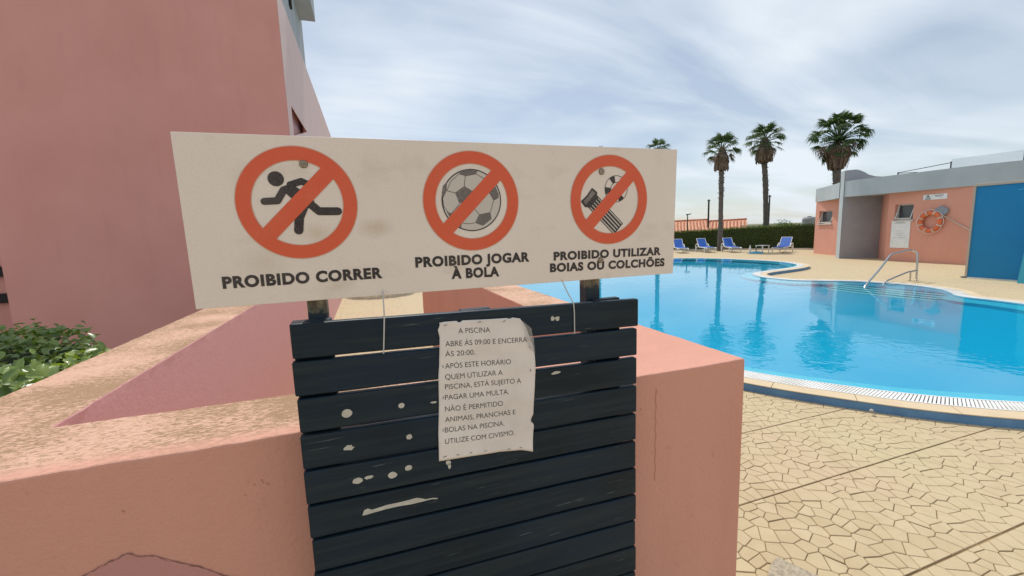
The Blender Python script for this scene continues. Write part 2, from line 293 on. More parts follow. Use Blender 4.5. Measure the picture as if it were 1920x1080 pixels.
# ------------------------------------------------------------------ geometry helpers
class MB:
    def __init__(s): s.v = []; s.f = []; s.mi = []
    def add(s, vs, fs, mi=0):
        o = len(s.v); s.v += [tuple(p) for p in vs]; s.f += [tuple(i + o for i in f) for f in fs]; s.mi += [mi] * len(fs); return s
    def quad(s, a, b, c, d): return s.add([a, b, c, d], [(0, 1, 2, 3)])
    def box(s, x0, x1, y0, y1, z0, z1):
        return s.add([(x0, y0, z0), (x1, y0, z0), (x1, y1, z0), (x0, y1, z0), (x0, y0, z1), (x1, y0, z1), (x1, y1, z1), (x0, y1, z1)],
                     [(0, 3, 2, 1), (4, 5, 6, 7), (0, 1, 5, 4), (1, 2, 6, 5), (2, 3, 7, 6), (3, 0, 4, 7)])
    def obox(s, c, ax, ay, az):
        c = Vector(c); ax = Vector(ax); ay = Vector(ay); az = Vector(az); P = []
        for k in (-1, 1):
            for i, j in ((-1, -1), (1, -1), (1, 1), (-1, 1)): P.append(c + ax * i + ay * j + az * k)
        return s.add(P, [(0, 3, 2, 1), (4, 5, 6, 7), (0, 1, 5, 4), (1, 2, 6, 5), (2, 3, 7, 6), (3, 0, 4, 7)])
    def prism(s, poly, z0, z1):
        k = len(poly); P = [(x, y, z0) for x, y in poly] + [(x, y, z1) for x, y in poly]
        return s.add(P, [tuple(range(k - 1, -1, -1)), tuple(range(k, 2 * k))] + [(i, (i + 1) % k, (i + 1) % k + k, i + k) for i in range(k)])
    def slab(s, poly, fn, t):
        # flat outline in (u, v) mapped by fn(u, v, depth) to space with thickness t
        k = len(poly); P = [fn(u, v, t) for u, v in poly] + [fn(u, v, 0) for u, v in poly]
        return s.add(P, [tuple(range(k)), tuple(range(2 * k - 1, k - 1, -1))] + [(i, i + k, (i + 1) % k + k, (i + 1) % k) for i in range(k)])
    def tube(s, pts, r, n=8, caps=True, rs=None):
        pts = [Vector(p) for p in pts]; rings = []; up = None
        for i, p in enumerate(pts):
            d = (pts[min(i + 1, len(pts) - 1)] - pts[max(i - 1, 0)]).normalized()
            if up is None: up = d.orthogonal().normalized()
            up = (up - d * up.dot(d)).normalized(); side = d.cross(up)
            rr = rs[i] if rs else r
            rings.append([p + (up * math.cos(2 * math.pi * k / n) + side * math.sin(2 * math.pi * k / n)) * rr for k in range(n)])
        V = [q for g in rings for q in g]; F = []
        for i in range(len(pts) - 1):
            for k in range(n): F.append((i * n + k, i * n + (k + 1) % n, (i + 1) * n + (k + 1) % n, (i + 1) * n + k))
        if caps: F.append(tuple(range(n - 1, -1, -1))); F.append(tuple((len(pts) - 1) * n + k for k in range(n)))
        return s.add(V, F)
    def mesh(s, name, smooth=False, bevel=0.0, seg=2, fix=True):
        me = bpy.data.meshes.new(name); me.from_pydata(s.v, [], s.f)
        if fix or bevel:
            bm = bmesh.new(); bm.from_mesh(me)
            if bevel:
                bmesh.ops.remove_doubles(bm, verts=bm.verts, dist=1e-6)
                es = [e for e in bm.edges if len(e.link_faces) == 2 and e.calc_face_angle(0) > 0.5]
                bmesh.ops.bevel(bm, geom=es, offset=bevel, segments=seg, profile=0.5, affect='EDGES', clamp_overlap=True)
            if fix: bmesh.ops.recalc_face_normals(bm, faces=bm.faces)
            bm.to_mesh(me); bm.free()
        if smooth: me.shade_smooth()
        me.update(); return me
    def build(s, name, mat, parent=None, smooth=False, bevel=0.0, seg=2, fix=True, loc=None):
        off = Vector((0, 0, 0))
        if parent is not None:
            q = parent
            while q is not None: off += q.location; q = q.parent
        if loc is not None: off += Vector(loc)
        if off.length > 0: s.v = [(a - off.x, b - off.y, c - off.z) for a, b, c in s.v]
        me = s.mesh(name, smooth, bevel, seg, fix); me.materials.append(mat)
        o = bpy.data.objects.new(name, me); col.objects.link(o)
        if loc is not None: o.location = loc
        if parent is not None: o.parent = parent
        return o
def tag(o, label=None, cat=None, group=None, kind=None):
    if label: o['label'] = label
    if cat: o['category'] = cat
    if group: o['group'] = group
    if kind: o['kind'] = kind
    return o
def empty(name, loc, label=None, cat=None, group=None, kind=None):
    o = bpy.data.objects.new(name, None); col.objects.link(o); o.location = loc; o.empty_display_size = 0.1
    return tag(o, label, cat, group, kind)
def put(name, me, parent, loc=(0, 0, 0), rot=None, scale=None, mat=None):
    o = bpy.data.objects.new(name, me); col.objects.link(o); o.parent = parent; o.location = loc
    if rot is not None: o.rotation_euler = rot
    if scale is not None: o.scale = (scale,) * 3
    return o
def kids(o): return [c for c in bpy.data.objects if c.parent == o]
def copy_tree(o, parent=None):
    c = o.copy(); col.objects.link(c); c.parent = parent
    for ch in kids(o): copy_tree(ch, c)
    return c
def catmull(P, n=8, closed=False):
    out = []; k = len(P)
    for i in range(k if closed else k - 1):
        g = lambda j: P[j % k] if closed else P[max(0, min(k - 1, j))]
        p0, p1, p2, p3 = g(i - 1), g(i), g(i + 1), g(i + 2)
        for s in range(n):
            t = s / n
            out.append(tuple(0.5 * (2 * b + (c - a) * t + (2 * a - 5 * b + 4 * c - d) * t * t + (3 * b - a - 3 * c + d) * t ** 3) for a, b, c, d in zip(p0, p1, p2, p3)))
    if not closed: out.append(tuple(P[-1]))
    return out
def resample(P, step, closed=True):
    Q = P + [P[0]] if closed else P
    L = [0]
    for a, b in zip(Q, Q[1:]): L.append(L[-1] + math.dist(a, b))
    n = max(3, round(L[-1] / step)); out = []; j = 0
    for i in range(n if closed else n + 1):
        s = L[-1] * i / n
        while j < len(L) - 2 and L[j + 1] < s: j += 1
        t = (s - L[j]) / max(1e-9, L[j + 1] - L[j]); out.append(tuple(a + (b - a) * t for a, b in zip(Q[j], Q[j + 1])))
    return out
def offset(P, d):        # outward for a loop given clockwise or not (sign found from the area)
    k = len(P); A = sum(P[i][0] * P[(i + 1) % k][1] - P[(i + 1) % k][0] * P[i][1] for i in range(k)); sg = 1 if A > 0 else -1
    out = []
    for i in range(k):
        a, b = P[i - 1], P[(i + 1) % k]; tx, ty = b[0] - a[0], b[1] - a[1]; q = math.hypot(tx, ty)
        out.append((P[i][0] + sg * ty / q * d, P[i][1] - sg * tx / q * d))
    return out
def inside(p, P):
    r = False; k = len(P)
    for i in range(k):
        a, b = P[i], P[i - 1]
        if (a[1] > p[1]) != (b[1] > p[1]) and p[0] < (b[0] - a[0]) * (p[1] - a[1]) / (b[1] - a[1]) + a[0]: r = not r
    return r
def sheet(name, loops, z, mat, kind='structure'):
    bm = bmesh.new(); es = []
    for L in loops:
        vs = [bm.verts.new((x, y, z)) for x, y in L]
        for i in range(len(vs)): es.append(bm.edges.new((vs[i - 1], vs[i])))
    bmesh.ops.triangle_fill(bm, use_beauty=True, use_dissolve=False, edges=es)
    for f in bm.faces:
        if f.normal.z < 0: f.normal_flip()
    me = bpy.data.meshes.new(name); bm.to_mesh(me); bm.free(); me.materials.append(mat)
    o = bpy.data.objects.new(name, me); col.objects.link(o); return tag(o, kind=kind)

# ------------------------------------------------------------------ pool outline (metres, on the deck)
POOL = [(4.66, 1.66), (4.44, 1.81), (4.24, 1.97), (4.05, 2.15), (3.88, 2.35), (3.70, 2.58), (3.55, 2.79), (3.38, 3.10), (3.15, 3.7), (2.95, 4.6), (2.85, 5.8),
        (2.9, 7.5), (3.1, 9.5), (3.6, 12.0), (5.0, 14.8), (7.5, 16.6), (10.5, 16.8), (13.0, 15.55), (14.01, 14.28), (14.37, 12.47), (14.28, 11.45), (13.97, 10.73), (13.43, 10.18),
        (12.7, 9.84), (11.65, 9.62), (10.9, 9.45), (10.3, 9.12), (9.93, 8.55), (9.85, 8.0), (9.93, 7.5), (10.28, 7.17), (10.75, 6.69), (10.93, 6.11), (10.93, 5.6), (10.72, 5.12),
        (10.34, 4.79), (10.08, 4.6), (9.96, 4.35), (9.93, 4.0), (9.78, 3.5), (9.3, 2.5), (8.5, 1.4), (7.4, 0.85), (6.2, 0.85), (5.3, 1.2)]
LOOP = resample(catmull(POOL, 8, True), 0.09)
Z_RIM = 0.085; Z_WATER = 0.076

# ------------------------------------------------------------------ ground, deck, lawn
DECK = [(-40, -14), (46, -14), (46, 12.5), (23.6, 15.9), (22.55, 17.2), (21.6, 18.5), (19.4, 20.9), (17.4, 22.9), (8, 31), (-40, 33)]
deck = sheet('pool_deck', [DECK, offset(LOOP, 0.30)], 0.0, M['deck'])
IN = [(-39.9, -13.9), (45.9, -13.9), (45.9, 12.4), (23.55, 15.75), (22.45, 17.1), (21.5, 18.4), (19.3, 20.8), (17.3, 22.8), (7.9, 30.8), (-39.9, 32.8)]
sheet('ground', [[(-3000, -3000), (3000, -3000), (3000, 3000), (-3000, 3000)], IN], -0.02, M['ground'])
sheet('lawn', [[(23.65, 15.95), (22.6, 17.3), (21.68, 18.6), (19.5, 21.0), (17.5, 23.0), (8.1, 31.1), (9.5, 34), (30, 26), (34, 16)]], 0.012, M['grass'])
kb = MB(); KP = [(23.6, 15.9), (22.55, 17.2), (21.6, 18.5), (19.4, 20.9), (17.4, 22.9), (8, 31)]
for a, b in zip(KP, KP[1:]):
    a = Vector((*a, 0)); b = Vector((*b, 0)); d = (b - a).normalized(); nn = Vector((-d.y, d.x, 0)) * -0.06
    kb.obox((a + b) / 2 + Vector((0, 0, 0.03)), (b - a) / 2, nn, (0, 0, 0.045))
tag(kb.build('kerb', M['kerb']), kind='structure')

# stamped cells of the near paving
def clip(poly, px, py, nx, ny):
    out = []
    for i in range(len(poly)):
        a, b = poly[i - 1], poly[i]; da = (a[0] - px) * nx + (a[1] - py) * ny; db = (b[0] - px) * nx + (b[1] - py) * ny
        if (da <= 0) != (db <= 0):
            t = da / (da - db); out.append((a[0] + (b[0] - a[0]) * t, a[1] + (b[1] - a[1]) * t))
        if db <= 0: out.append(b)
    return out
TS = 0.6
seeds = []
for j in range(9):
    for i in range(7):
        u = (i + 0.5 + 0.5 * (j % 2) - 0.25) / 7; v_ = (j + 0.5) / 9
        seeds.append(((u + rnd.uniform(-.058, .058)) * TS, (v_ + rnd.uniform(-.046, .046)) * TS))
seeds = [(0.3 + (x - .3) * math.cos(.5 * (y - .3) * 3) , y + 0.035 * math.sin(x * 9)) for x, y in seeds]
CELLS = []
for i, s in enumerate(seeds):
    poly = [(-0.3, 0.005), (TS + .3, 0.005), (TS + .3, TS - 0.005), (-.3, TS - 0.005)]
    for k, t in enumerate([(x + e, y) for e in (0, -TS, TS) for x, y in seeds]):
        if k == i: continue
        dxx, dyy = t[0] - s[0], t[1] - s[1]; d = math.hypot(dxx, dyy)
        if d > 0.3 or d < 1e-6: continue
        g = 0.0014 + 0.0018 * ((i * 7 + (k % len(seeds)) * 7 + 3 * i * (k % len(seeds))) % 4 == 0)
        poly = clip(poly, (s[0] + t[0]) / 2 - dxx / d * g, (s[1] + t[1]) / 2 - dyy / d * g, dxx / d, dyy / d)
        if not poly: break
    if len(poly) >= 3:
        c = (sum(p[0] for p in poly) / len(poly), sum(p[1] for p in poly) / len(poly))
        def smaller(q, e, c=c):
            dd = math.hypot(q[0] - c[0], q[1] - c[1]) or 1; return (q[0] - (q[0] - c[0]) / dd * e, q[1] - (q[1] - c[1]) / dd * e)
        mb = MB(); k = len(poly); dz = rnd.uniform(-0.0008, 0.0008)
        top = [(*smaller(q, 0.003), 0.010 + dz) for q in poly]; mid = [(*q, 0.0075 + dz) for q in poly]; bot = [(*q, 0.001) for q in poly]
        V = [(a - c[0], b_ - c[1], z) for a, b_, z in top + mid + bot]
        F = [tuple(range(k))] + [(i2, i2 + k, (i2 + 1) % k + k, (i2 + 1) % k) for i2 in range(k)] + [(i2 + k, i2 + 2 * k, (i2 + 1) % k + 2 * k, (i2 + 1) % k + k) for i2 in range(k)]
        mb.add(V, F); me = mb.mesh('paving_stone'); me.materials.append(M['stone']); CELLS.append((c, me, mb))
RISER = offset(LOOP, 0.36)
POOLIN = offset(LOOP, 0.22)
XJ = 1.075; YJ = -1.41
inst = []
for ti in range(0, 11):
    for tj in range(-1, 8):
        for c, me, mb in CELLS:
            x = XJ + ti * TS + c[0]; y = YJ + tj * TS + c[1]
            if x < 1.09 or inside((x, y), POOLIN) or (y > 3.2 and x > 3.4): continue
            if x > 6.2 and y > 0.6: continue
            inst.append((math.hypot(x, y - 0) + (0 if (y > 0.55 and x > 1.2) else 50), x, y, me, mb))
inst.sort(key=lambda a: a[0])
for d, x, y, me, mb in inst[:300]: put('paving_stone', me, deck, (x, y, 0))
rest = MB()
for d, x, y, me, mb in inst[300:]: rest.add([(a + x, b_ + y, z) for a, b_, z in mb.v], mb.f)
tag(rest.build('paving_stone', M['stone'], deck, fix=False), kind='stuff')
RB = [(1.047, YJ - 0.6), (XJ + 11 * TS, YJ - 0.6), (XJ + 11 * TS, 0.62)]
bedpoly = [(1.047, YJ - 0.55), (7.6, YJ - 0.55), (7.6, 0.5)] + [p for p in []]
bed = MB()
for ti in range(0, 11):
    for tj in range(-1, 8):
        x0 = XJ + ti * TS; y0 = YJ + tj * TS
        if any(inside((x0 + a * TS, y0 + b_ * TS), offset(LOOP, 0.02)) for a in (0, .5, 1) for b_ in (0, .5, 1)): 
            # cut tiles near the pool finely so that the bed never reaches over the water
            for a in range(6):
                for b_ in range(6):
                    xx = x0 + (a + .5) * .1; yy = y0 + (b_ + .5) * .1
                    if not inside((xx, yy), offset(LOOP, 0.12)): bed.quad((xx - .05, yy - .05, .004), (xx + .05, yy - .05, .004), (xx + .05, yy + .05, .004), (xx - .05, yy + .05, .004))
        elif not (y0 > 3.0 and x0 > 3.2): bed.quad((x0, y0, .004), (x0 + TS, y0, .004), (x0 + TS, y0 + TS, .004), (x0, y0 + TS, .004))
bed.build('joint_bed', M['bed'], deck, fix=False)
# grey slab at the foot of the block
sb = MB(); sb.prism([(1.62, 1.245), (1.56, 1.225), (1.44, 1.15), (1.40, 1.00), (1.62, 0.92), (1.74, 1.00)], 0.0, 0.03)
tag(sb.build('stone_slab', M['flagstone'], bevel=0.006), 'small grey brown stone slab on the paving at the foot of the salmon block', 'stone slab')

# ------------------------------------------------------------------ pool
def band(name, loA, zA, loB, zB, mat, parent=None):
    mb = MB(); k = len(loA)
    mb.add([(x, y, zA) for x, y in loA] + [(x, y, zB) for x, y in loB], [(i, (i + 1) % k, (i + 1) % k + k, i + k) for i in range(k)])
    return mb.build(name, mat, parent, fix=False)
rim = empty('pool_rim', (LOOP[0][0], LOOP[0][1], 0), kind='structure')
L0 = LOOP; L1 = offset(LOOP, 0.012); L2 = offset(LOOP, 0.215); L3 = offset(LOOP, 0.36)
basin = MB(); k = len(LOOP)
def ring_faces(mb, A, zA, B, zB, mi=0): mb.add([(x, y, zA) for x, y in A] + [(x, y, zB) for x, y in B], [(i, (i + 1) % k, (i + 1) % k + k, i + k) for i in range(k)], mi)
LI1 = offset(LOOP, -0.02); LI2 = offset(LOOP, -0.27); LI3 = offset(LOOP, -0.62)
lip = MB(); ring_faces(lip, L1, Z_RIM - 0.002, L1, 0.05); ring_faces(lip, L1, 0.05, LI2, 0.035); ring_faces(lip, LI2, 0.035, LI2, -0.02)
ring_faces(basin, LI2, -0.02, LI3, -0.085)
bs = basin.build('pool_basin', M['basin'], fix=False); tag(bs, kind='structure')
fl = sheet('basin_floor', [LI3], -0.085, M['basin']); fl.parent = bs; del fl['kind']
lp = lip.build('pool_lip', M['basin_lip'], bs, fix=False)
# steps in the alcove: shallow treads with pale nosings
for i, (x, z) in enumerate(((10.12, 0.052), (9.90, 0.042), (9.69, 0.032), (9.47, 0.022))):
    st = MB(); sl0 = .55 if i == 3 else 0.0
    for q in range(8):
        t0, t1 = q / 8, (q + 1) / 8; f0 = lambda t: 4.78 - 0.06 * i + (1.92) * t
        b0 = 0.06 * math.sin(t0 * math.pi) ; b1 = 0.06 * math.sin(t1 * math.pi)
        st.add([(x + b0 * -1, f0(t0), z), (x - b1, f0(t1), z), (x + .28, f0(t1), z), (x + .28, f0(t0), z), (x - b0 - sl0, f0(t0) + (t0 - .5) * sl0 * 1.8, -.086), (x - b1 - sl0, f0(t1) + (t1 - .5) * sl0 * 1.8, -.086), (x + .28, f0(t1) + (t1 - .5) * sl0 * 1.8, -.086), (x + .28, f0(t0) + (t0 - .5) * sl0 * 1.8, -.086)], [(0, 1, 2, 3), (0, 4, 5, 1)] + ([(0, 3, 7, 4)] if q == 0 else []) + ([(1, 5, 6, 2)] if q == 7 else []))
    so_ = st.build('pool_step', M['basin'], bs, fix=False)
    no = MB()
    for q in range(8):
        t0, t1 = q / 8, (q + 1) / 8; f0 = lambda t: 4.78 - 0.06 * i + (1.92) * t
        b0 = 0.06 * math.sin(t0 * math.pi) ; b1 = 0.06 * math.sin(t1 * math.pi)
        no.add([(x - b0 - .01, f0(t0), z + .004), (x - b1 - .01, f0(t1), z + .004), (x - b1 + .095, f0(t1), z + .004), (x - b0 + .095, f0(t0), z + .004)], [(0, 1, 2, 3)])
    no.build('step_nosing', M['nosing'], so_, fix=False)
# top landing closing the alcove
ld = MB(); ld.add([(10.12 + .2, 4.85, .052), (10.12 + .2, 6.7, .052), (10.75, 6.6, .052), (10.9, 6.1, .052), (10.9, 5.6, .052), (10.65, 5.1, .052)], [(0, 1, 2, 3, 4, 5)]); ld.build('pool_landing', M['basin'], bs, fix=False)
sheet('pool_water', [offset(LOOP, 0.01)], Z_WATER, M['water'])
band('gutter', L1, 0.055, L2, 0.055, M['trough'], rim)
ri = MB(); k = len(LOOP)
ring_faces(ri, L3, 0.0, L3, Z_RIM - 0.004); 
ri.build('rim_riser', M['riser'], rim, fix=False)
band('gutter_inner_wall', L2, 0.055, L2, Z_RIM - 0.002, M['trough'], rim)
# grate ribs
fine_ = resample(catmull(POOL, 10, True), 0.024)
gb = MB(); A = offset(fine_, 0.014); B = offset(fine_, 0.213); A2 = offset(fine_, 0.030); B2 = offset(fine_, 0.199); kk = len(fine_)
for i in range(kk):
    a = Vector((*A2[i], 0)); b_ = Vector((*B2[(i + 3) % kk], 0)); d = (b_ - a).normalized(); s_ = Vector((-d.y, d.x, 0)) * 0.0080
    z = Z_RIM; gb.add([(a - s_) + Vector((0, 0, z)), (a + s_) + Vector((0, 0, z)), (b_ + s_) + Vector((0, 0, z)), (b_ - s_) + Vector((0, 0, z)),
                        (a - s_) + Vector((0, 0, z - .014)), (a + s_) + Vector((0, 0, z - .014)), (b_ + s_) + Vector((0, 0, z - .014)), (b_ - s_) + Vector((0, 0, z - .014))],
                       [(0, 1, 2, 3), (0, 3, 7, 4), (1, 5, 6, 2)])
for P, Q in ((A, A2), (B2, B)):
    gb.add([(x, y, Z_RIM + .001) for x, y in P] + [(x, y, Z_RIM + .001) for x, y in Q], [(i, (i + 1) % kk, (i + 1) % kk + kk, i + kk) for i in range(kk)])
tag(gb.build('overflow_grate', M['grate'], rim, fix=False), kind='stuff')
# coping stones
cl = resample(catmull(POOL, 10, True), 0.06); CA = offset(cl, 0.218); CB = offset(cl, 0.366); kc = len(cl); per = 9; i = 0
while i < kc:
    j = min(i + per, kc); 
    if kc - j < 3: j = kc
    mb = MB(); nn = j - i + 1; P = []
    for q in range(i, j + 1):
        a, b_ = CA[q % kc], CB[q % kc]
        if q == i or q == j:
            o_ = CA[(q + (1 if q == i else -1)) % kc]; tv = (Vector(o_) - Vector(CA[q % kc])).normalized() * 0.0025; a = (a[0] + tv.x, a[1] + tv.y); b_ = (b_[0] + tv.x, b_[1] + tv.y)
        P += [(*a, Z_RIM), (*b_, Z_RIM), (*b_, Z_RIM - .006), (*a, 0.05)]
    F = []
    for q in range(nn - 1):
        for e in range(4): F.append((q * 4 + e, q * 4 + (e + 1) % 4, q * 4 + 4 + (e + 1) % 4, q * 4 + 4 + e))
    F += [(0, 3, 2, 1), tuple((nn - 1) * 4 + e for e in range(4))]
    mb.add(P, F); mb.build('coping_stone', M['coping'], rim); i = j
band('joint_backing', offset(LOOP, 0.216), 0.07, offset(LOOP, 0.358), 0.07, M['bed'], rim)
# small outlet pipe on the riser
pp = MB(); pp.tube([(3.578, 2.045, .045), (3.556, 2.03, .042)], .013, 10); pp.build('outlet_pipe', M['trough'], rim)

# ------------------------------------------------------------------ low walls round the passage
gw = MB(); gw.prism([(-0.98, 0.935), (1.045, 0.935), (1.045, 6.9), (0.78, 6.9), (0.78, 1.19), (-0.705, 1.19), (-0.705, 13.5), (-0.98, 13.5)], 0, 1.10)
me = gw.mesh('garden_wall'); bm = bmesh.new(); bm.from_mesh(me)
def cuts(ax, a, b_, st):
    x = a
    while x < b_:
        n3 = [0, 0, 0]; n3[ax] = 1; p3 = [0, 0, 0]; p3[ax] = x; bmesh.ops.bisect_plane(bm, geom=bm.verts[:] + bm.edges[:] + bm.faces[:], dist=1e-6, plane_co=p3, plane_no=n3); x += st
cuts(2, 1.074, 1.08, 0.01); cuts(0, -0.95, 1.03, 0.021); cuts(1, 0.96, 4.0, 0.028); cuts(1, 4.02, 13.4, 0.12)
es = [e for e in bm.edges if len(e.link_faces) == 2 and e.calc_face_angle(0) > 0.5]
bmesh.ops.bevel(bm, geom=es, offset=0.0045, segments=2, profile=0.5, affect='EDGES', clamp_overlap=True)
from mathutils import noise as mnoise
for v in bm.verts:      # hand-trowelled edges: about a millimetre of wander near the top
    if v.co.z > 1.08:
        q = mnoise.noise_vector(v.co * 17) * 0.0022 + mnoise.noise_vector(v.co * 60) * 0.0011
        v.co.z += q.z; v.co.x += q.x * (abs(v.co.x) > .69); v.co.y += q.y * .8
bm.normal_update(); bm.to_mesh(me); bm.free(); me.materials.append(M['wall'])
gwall = bpy.data.objects.new('garden_wall', me); col.objects.link(gwall)
tag(gwall, 'low salmon rendered wall round the passage, its flat top stained brown with lichen', 'wall')
pt = MB(); PO = [(-0.62, 0.80), (-0.585, 0.865), (-0.549, 0.891), (-0.515, 0.905), (-0.477, 0.917), (-0.462, 0.907), (-0.438, 0.900), (-0.405, 0.877), (-0.37, 0.856), (-0.33, 0.823), (-0.29, 0.80), (-0.27, 0.72), (-0.3, 0.6), (-0.6, 0.6)]
def onfront(u, v, d): return (u, 0.935 - 0.0012 - d, v)
pt.slab(PO, onfront, 0.0008); pt.build('old_paint_patch', M['patch'], gwall)
ck = MB(); CP = PO[:11]; cr = []
for (a, b_), (c, d) in zip(CP, CP[1:]):
    for q in range(5):
        t = q / 5; cr.append((a + (c - a) * t + rnd.uniform(-.0012, .0012), b_ + (d - b_) * t + rnd.uniform(-.002, .002)))
for (a, b_), (c, d) in zip(cr, cr[1:]):
    wd = rnd.uniform(.0001, .0011); ck.add([onfront(a, b_ - wd, .0012), onfront(c, d - wd, .0012), onfront(c, d + wd, .0012), onfront(a, b_ + wd, .0012)], [(0, 1, 2, 3)])
ck.build('paint_crack', M['crack'], gwall, fix=False)
# hairline run on the right block and a few scuffs
hl = MB(); pts = [(0.725 + 0.0016 * math.sin(q * 1.7) + rnd.uniform(-.0007, .0007) - 0.0000 * q, 1.058 - q * 0.012) for q in range(24)]
for (a, b_), (c, d) in zip(pts, pts[1:]): hl.add([onfront(a - .0007, b_, 0), onfront(a + .0007, b_, 0), onfront(c + .0006, d, 0), onfront(c - .0006, d, 0)], [(0, 1, 2, 3)])
for cx, cz, rr in ((0.672, 1.0, .008), (-0.245, 1.005, .006), (-0.235, 0.998, .004), (-0.258, 1.003, .003), (-0.275, .985, .002), (-0.475, 1.0, .003)):
    A_ = [(cx + rr * math.cos(t * .45) * rnd.uniform(.6, 1.1), cz + 1.6 * rr * math.sin(t * .45) * rnd.uniform(.7, 1.1)) for t in range(5)]
    for (a, b_), (c, d) in zip(A_, A_[1:]): hl.add([onfront(a - .0008, b_, 0), onfront(a + .0008, b_, 0), onfront(c + .0006, d, 0), onfront(c - .0006, d, 0)], [(0, 1, 2, 3)])
M['scuff'] = simple('reddish_scuff', (0.45, 0.18, 0.115), rough=0.9)
hl.build('scuff_mark', M['scuff'], gwall, fix=False)
# leaf shapes for the shrubs and for the bush added to shade the passage
def leaf_mesh(L, W, curl=0.25):
    P = []; prof = [(0, .0), (.25, .42), (.55, .5), (.82, .28), (1, 0)]
    mid = []; F = []
    for i, (t, wd) in enumerate(prof):
        z = -curl * L * (t - .5) ** 2
        P += [(t * L, -wd * W, z + .12 * W * (wd > 0)), (t * L, 0, z), (t * L, wd * W, z + .12 * W * (wd > 0))]
    for i in range(4):
        a = i * 3; F += [(a, a + 3, a + 4, a + 1), (a + 1, a + 4, a + 5, a + 2)]
    return P, F
LP, LF = leaf_mesh(1, 1)
def scatter_leaves(mb, spots, size, wid, up=0.5, seed=1, P=LP, F=LF, rs=(.6, 1.2)):
    r = random.Random(seed)
    for (x, y, z, nx, ny, nz) in spots:
        L = size * r.uniform(*rs); W = L * wid
        nrm = Vector((nx + r.gauss(0, .45), ny + r.gauss(0, .45), nz + up + r.gauss(0, .35))).normalized()
        d = nrm.orthogonal().normalized(); d.rotate(Matrix.Rotation(r.uniform(0, 6.283), 3, nrm)); s_ = nrm.cross(d)
        c = Vector((x, y, z)); mb.add([c + d * (a * L) + s_ * (b_ * W) + nrm * (q * L) for a, b_, q in P], F)
QP = [(0, 0, 0), (.5, -.5, .08), (1, 0, 0), (.5, .5, .08)]; QF = [(0, 1, 2, 3)]

# ------------------------------------------------------------------ notice board
board = empty('notice_board', (0.225, 0.87, 0), 'dark blue slatted wooden notice board standing against the salmon wall', 'notice board')
SL = -0.0205
slats = []
for kx in range(15):
    zc = 1.3405 - 0.0335 - kx * 0.0721
    th = 0.018; h = 0.0331 + (0 if kx < 3 else 0.0005)
    mb = MB(); x0 = -0.1475 - rnd.uniform(-.001, .002); x1 = 0.600 - 0.004 * (kx > 0) + rnd.uniform(-.0015, .0015)
    nx_ = 12; sl = SL + (0.0 if kx < 3 else 0.002) + rnd.uniform(-.0015, .0015)
    P = []
    for q in range(nx_ + 1):
        x = x0 + (x1 - x0) * q / nx_; zz_ = zc + sl * (x - 0.226) + rnd.uniform(-.0004, .0004); P.append((x, zz_))
    V = []; F = []
    for x, z in P: V += [(x, .84, z - h), (x, .84, z + h), (x, .84 + th, z + h), (x, .84 + th, z - h)]
    for q in range(nx_):
        for e in range(4): F.append((q * 4 + e, q * 4 + (e + 1) % 4, q * 4 + 4 + (e + 1) % 4, q * 4 + 4 + e))
    F += [(0, 3, 2, 1), tuple(nx_ * 4 + e for e in range(4))]
    mb.add(V, F); so2 = mb.build('slat', M['slat'], board, bevel=0.0035, seg=2); slats.append((so2, zc))
for x0, x1, zt in ((-0.1462, -0.077, 1.3475), (0.174, 0.239, 1.3405), (0.494, 0.561, 1.3365)):
    mb = MB(); mb.box(x0, x1, .8605, .880, 0.30, zt); mb.build('batten', M['slat'], board, bevel=0.002)
for x0, x1, tp in ((-0.1195, -0.0845, 1.64), (0.483, 0.5205, 1.64)):
    mb = MB(); mb.box(x0, x1, .8825, .918, 0.0, tp); mb.build('post', M['post'], board, bevel=0.003)
def blob(cx, cz, rx, rz, n_=14, jag=.12, seed=0):
    r = random.Random(seed); return [(cx + rx * math.cos(2 * math.pi * i / n_) * r.uniform(1 - jag, 1 + jag), cz + rz * math.sin(2 * math.pi * i / n_) * r.uniform(1 - jag, 1 + jag)) for i in range(n_)]
def onslat(u, v, d): return (u, 0.8399 - d, v)
def chip(poly):
    cz = sum(p[1] for p in poly) / len(poly); s_ = min(slats, key=lambda s: abs(s[1] + SL * (poly[0][0] - .226) - cz))
    mb = MB(); mb.slab(poly, onslat, .0004); mb.build('paint_chip', M['chip'], s_[0])
for i, (x, z, a, b_, j) in enumerate(((-0.0625, 1.1635, .0095, .0085, .06), (0.0398, 1.1618, .0062, .0055, .06), (-0.0648, 1.093, .0085, .0058, .3), (0.0508, 1.093, .0058, .0056, .12), (-0.0540, 1.0215, .0100, .0060, .12),
                                      (-0.0330, 1.0235, .0085, .0036, .22), (0.0125, 1.0180, .0088, .0068, .15), (0.0450, 1.0265, .0075, .0060, .1), (0.1270, 1.0205, .0065, .0050, .25), (0.1290, 1.0120, .0032, .0060, .2), (0.104, 1.158, .006, .002, .3),
                                      (0.3810, 1.1813, .0105, .0036, .25), (0.3750, 1.3065, .0055, .0052, .35), (0.3865, 1.3065, .0060, .0050, .35))):
    chip(blob(x, z, a, b_, jag=j, seed=i))
chip([(-0.051, .9455), (-0.047, .9555), (-0.0396, .9580), (-0.0321, .9535), (-0.0150, .9548), (-0.0023, .9563), (0.020, .9556), (0.0418, .9560), (0.056, .9570), (0.0643, .9545), (0.0754, .9492), (0.090, .9487), (0.1013, .9455), (0.098, .9437), (0.088, .9462), (0.076, .9458), (0.0696, .9458), (0.0468, .9455), (0.02, .9475), (-0.0029, .9477), (-0.0325, .9462), (-0.041, .9452)])
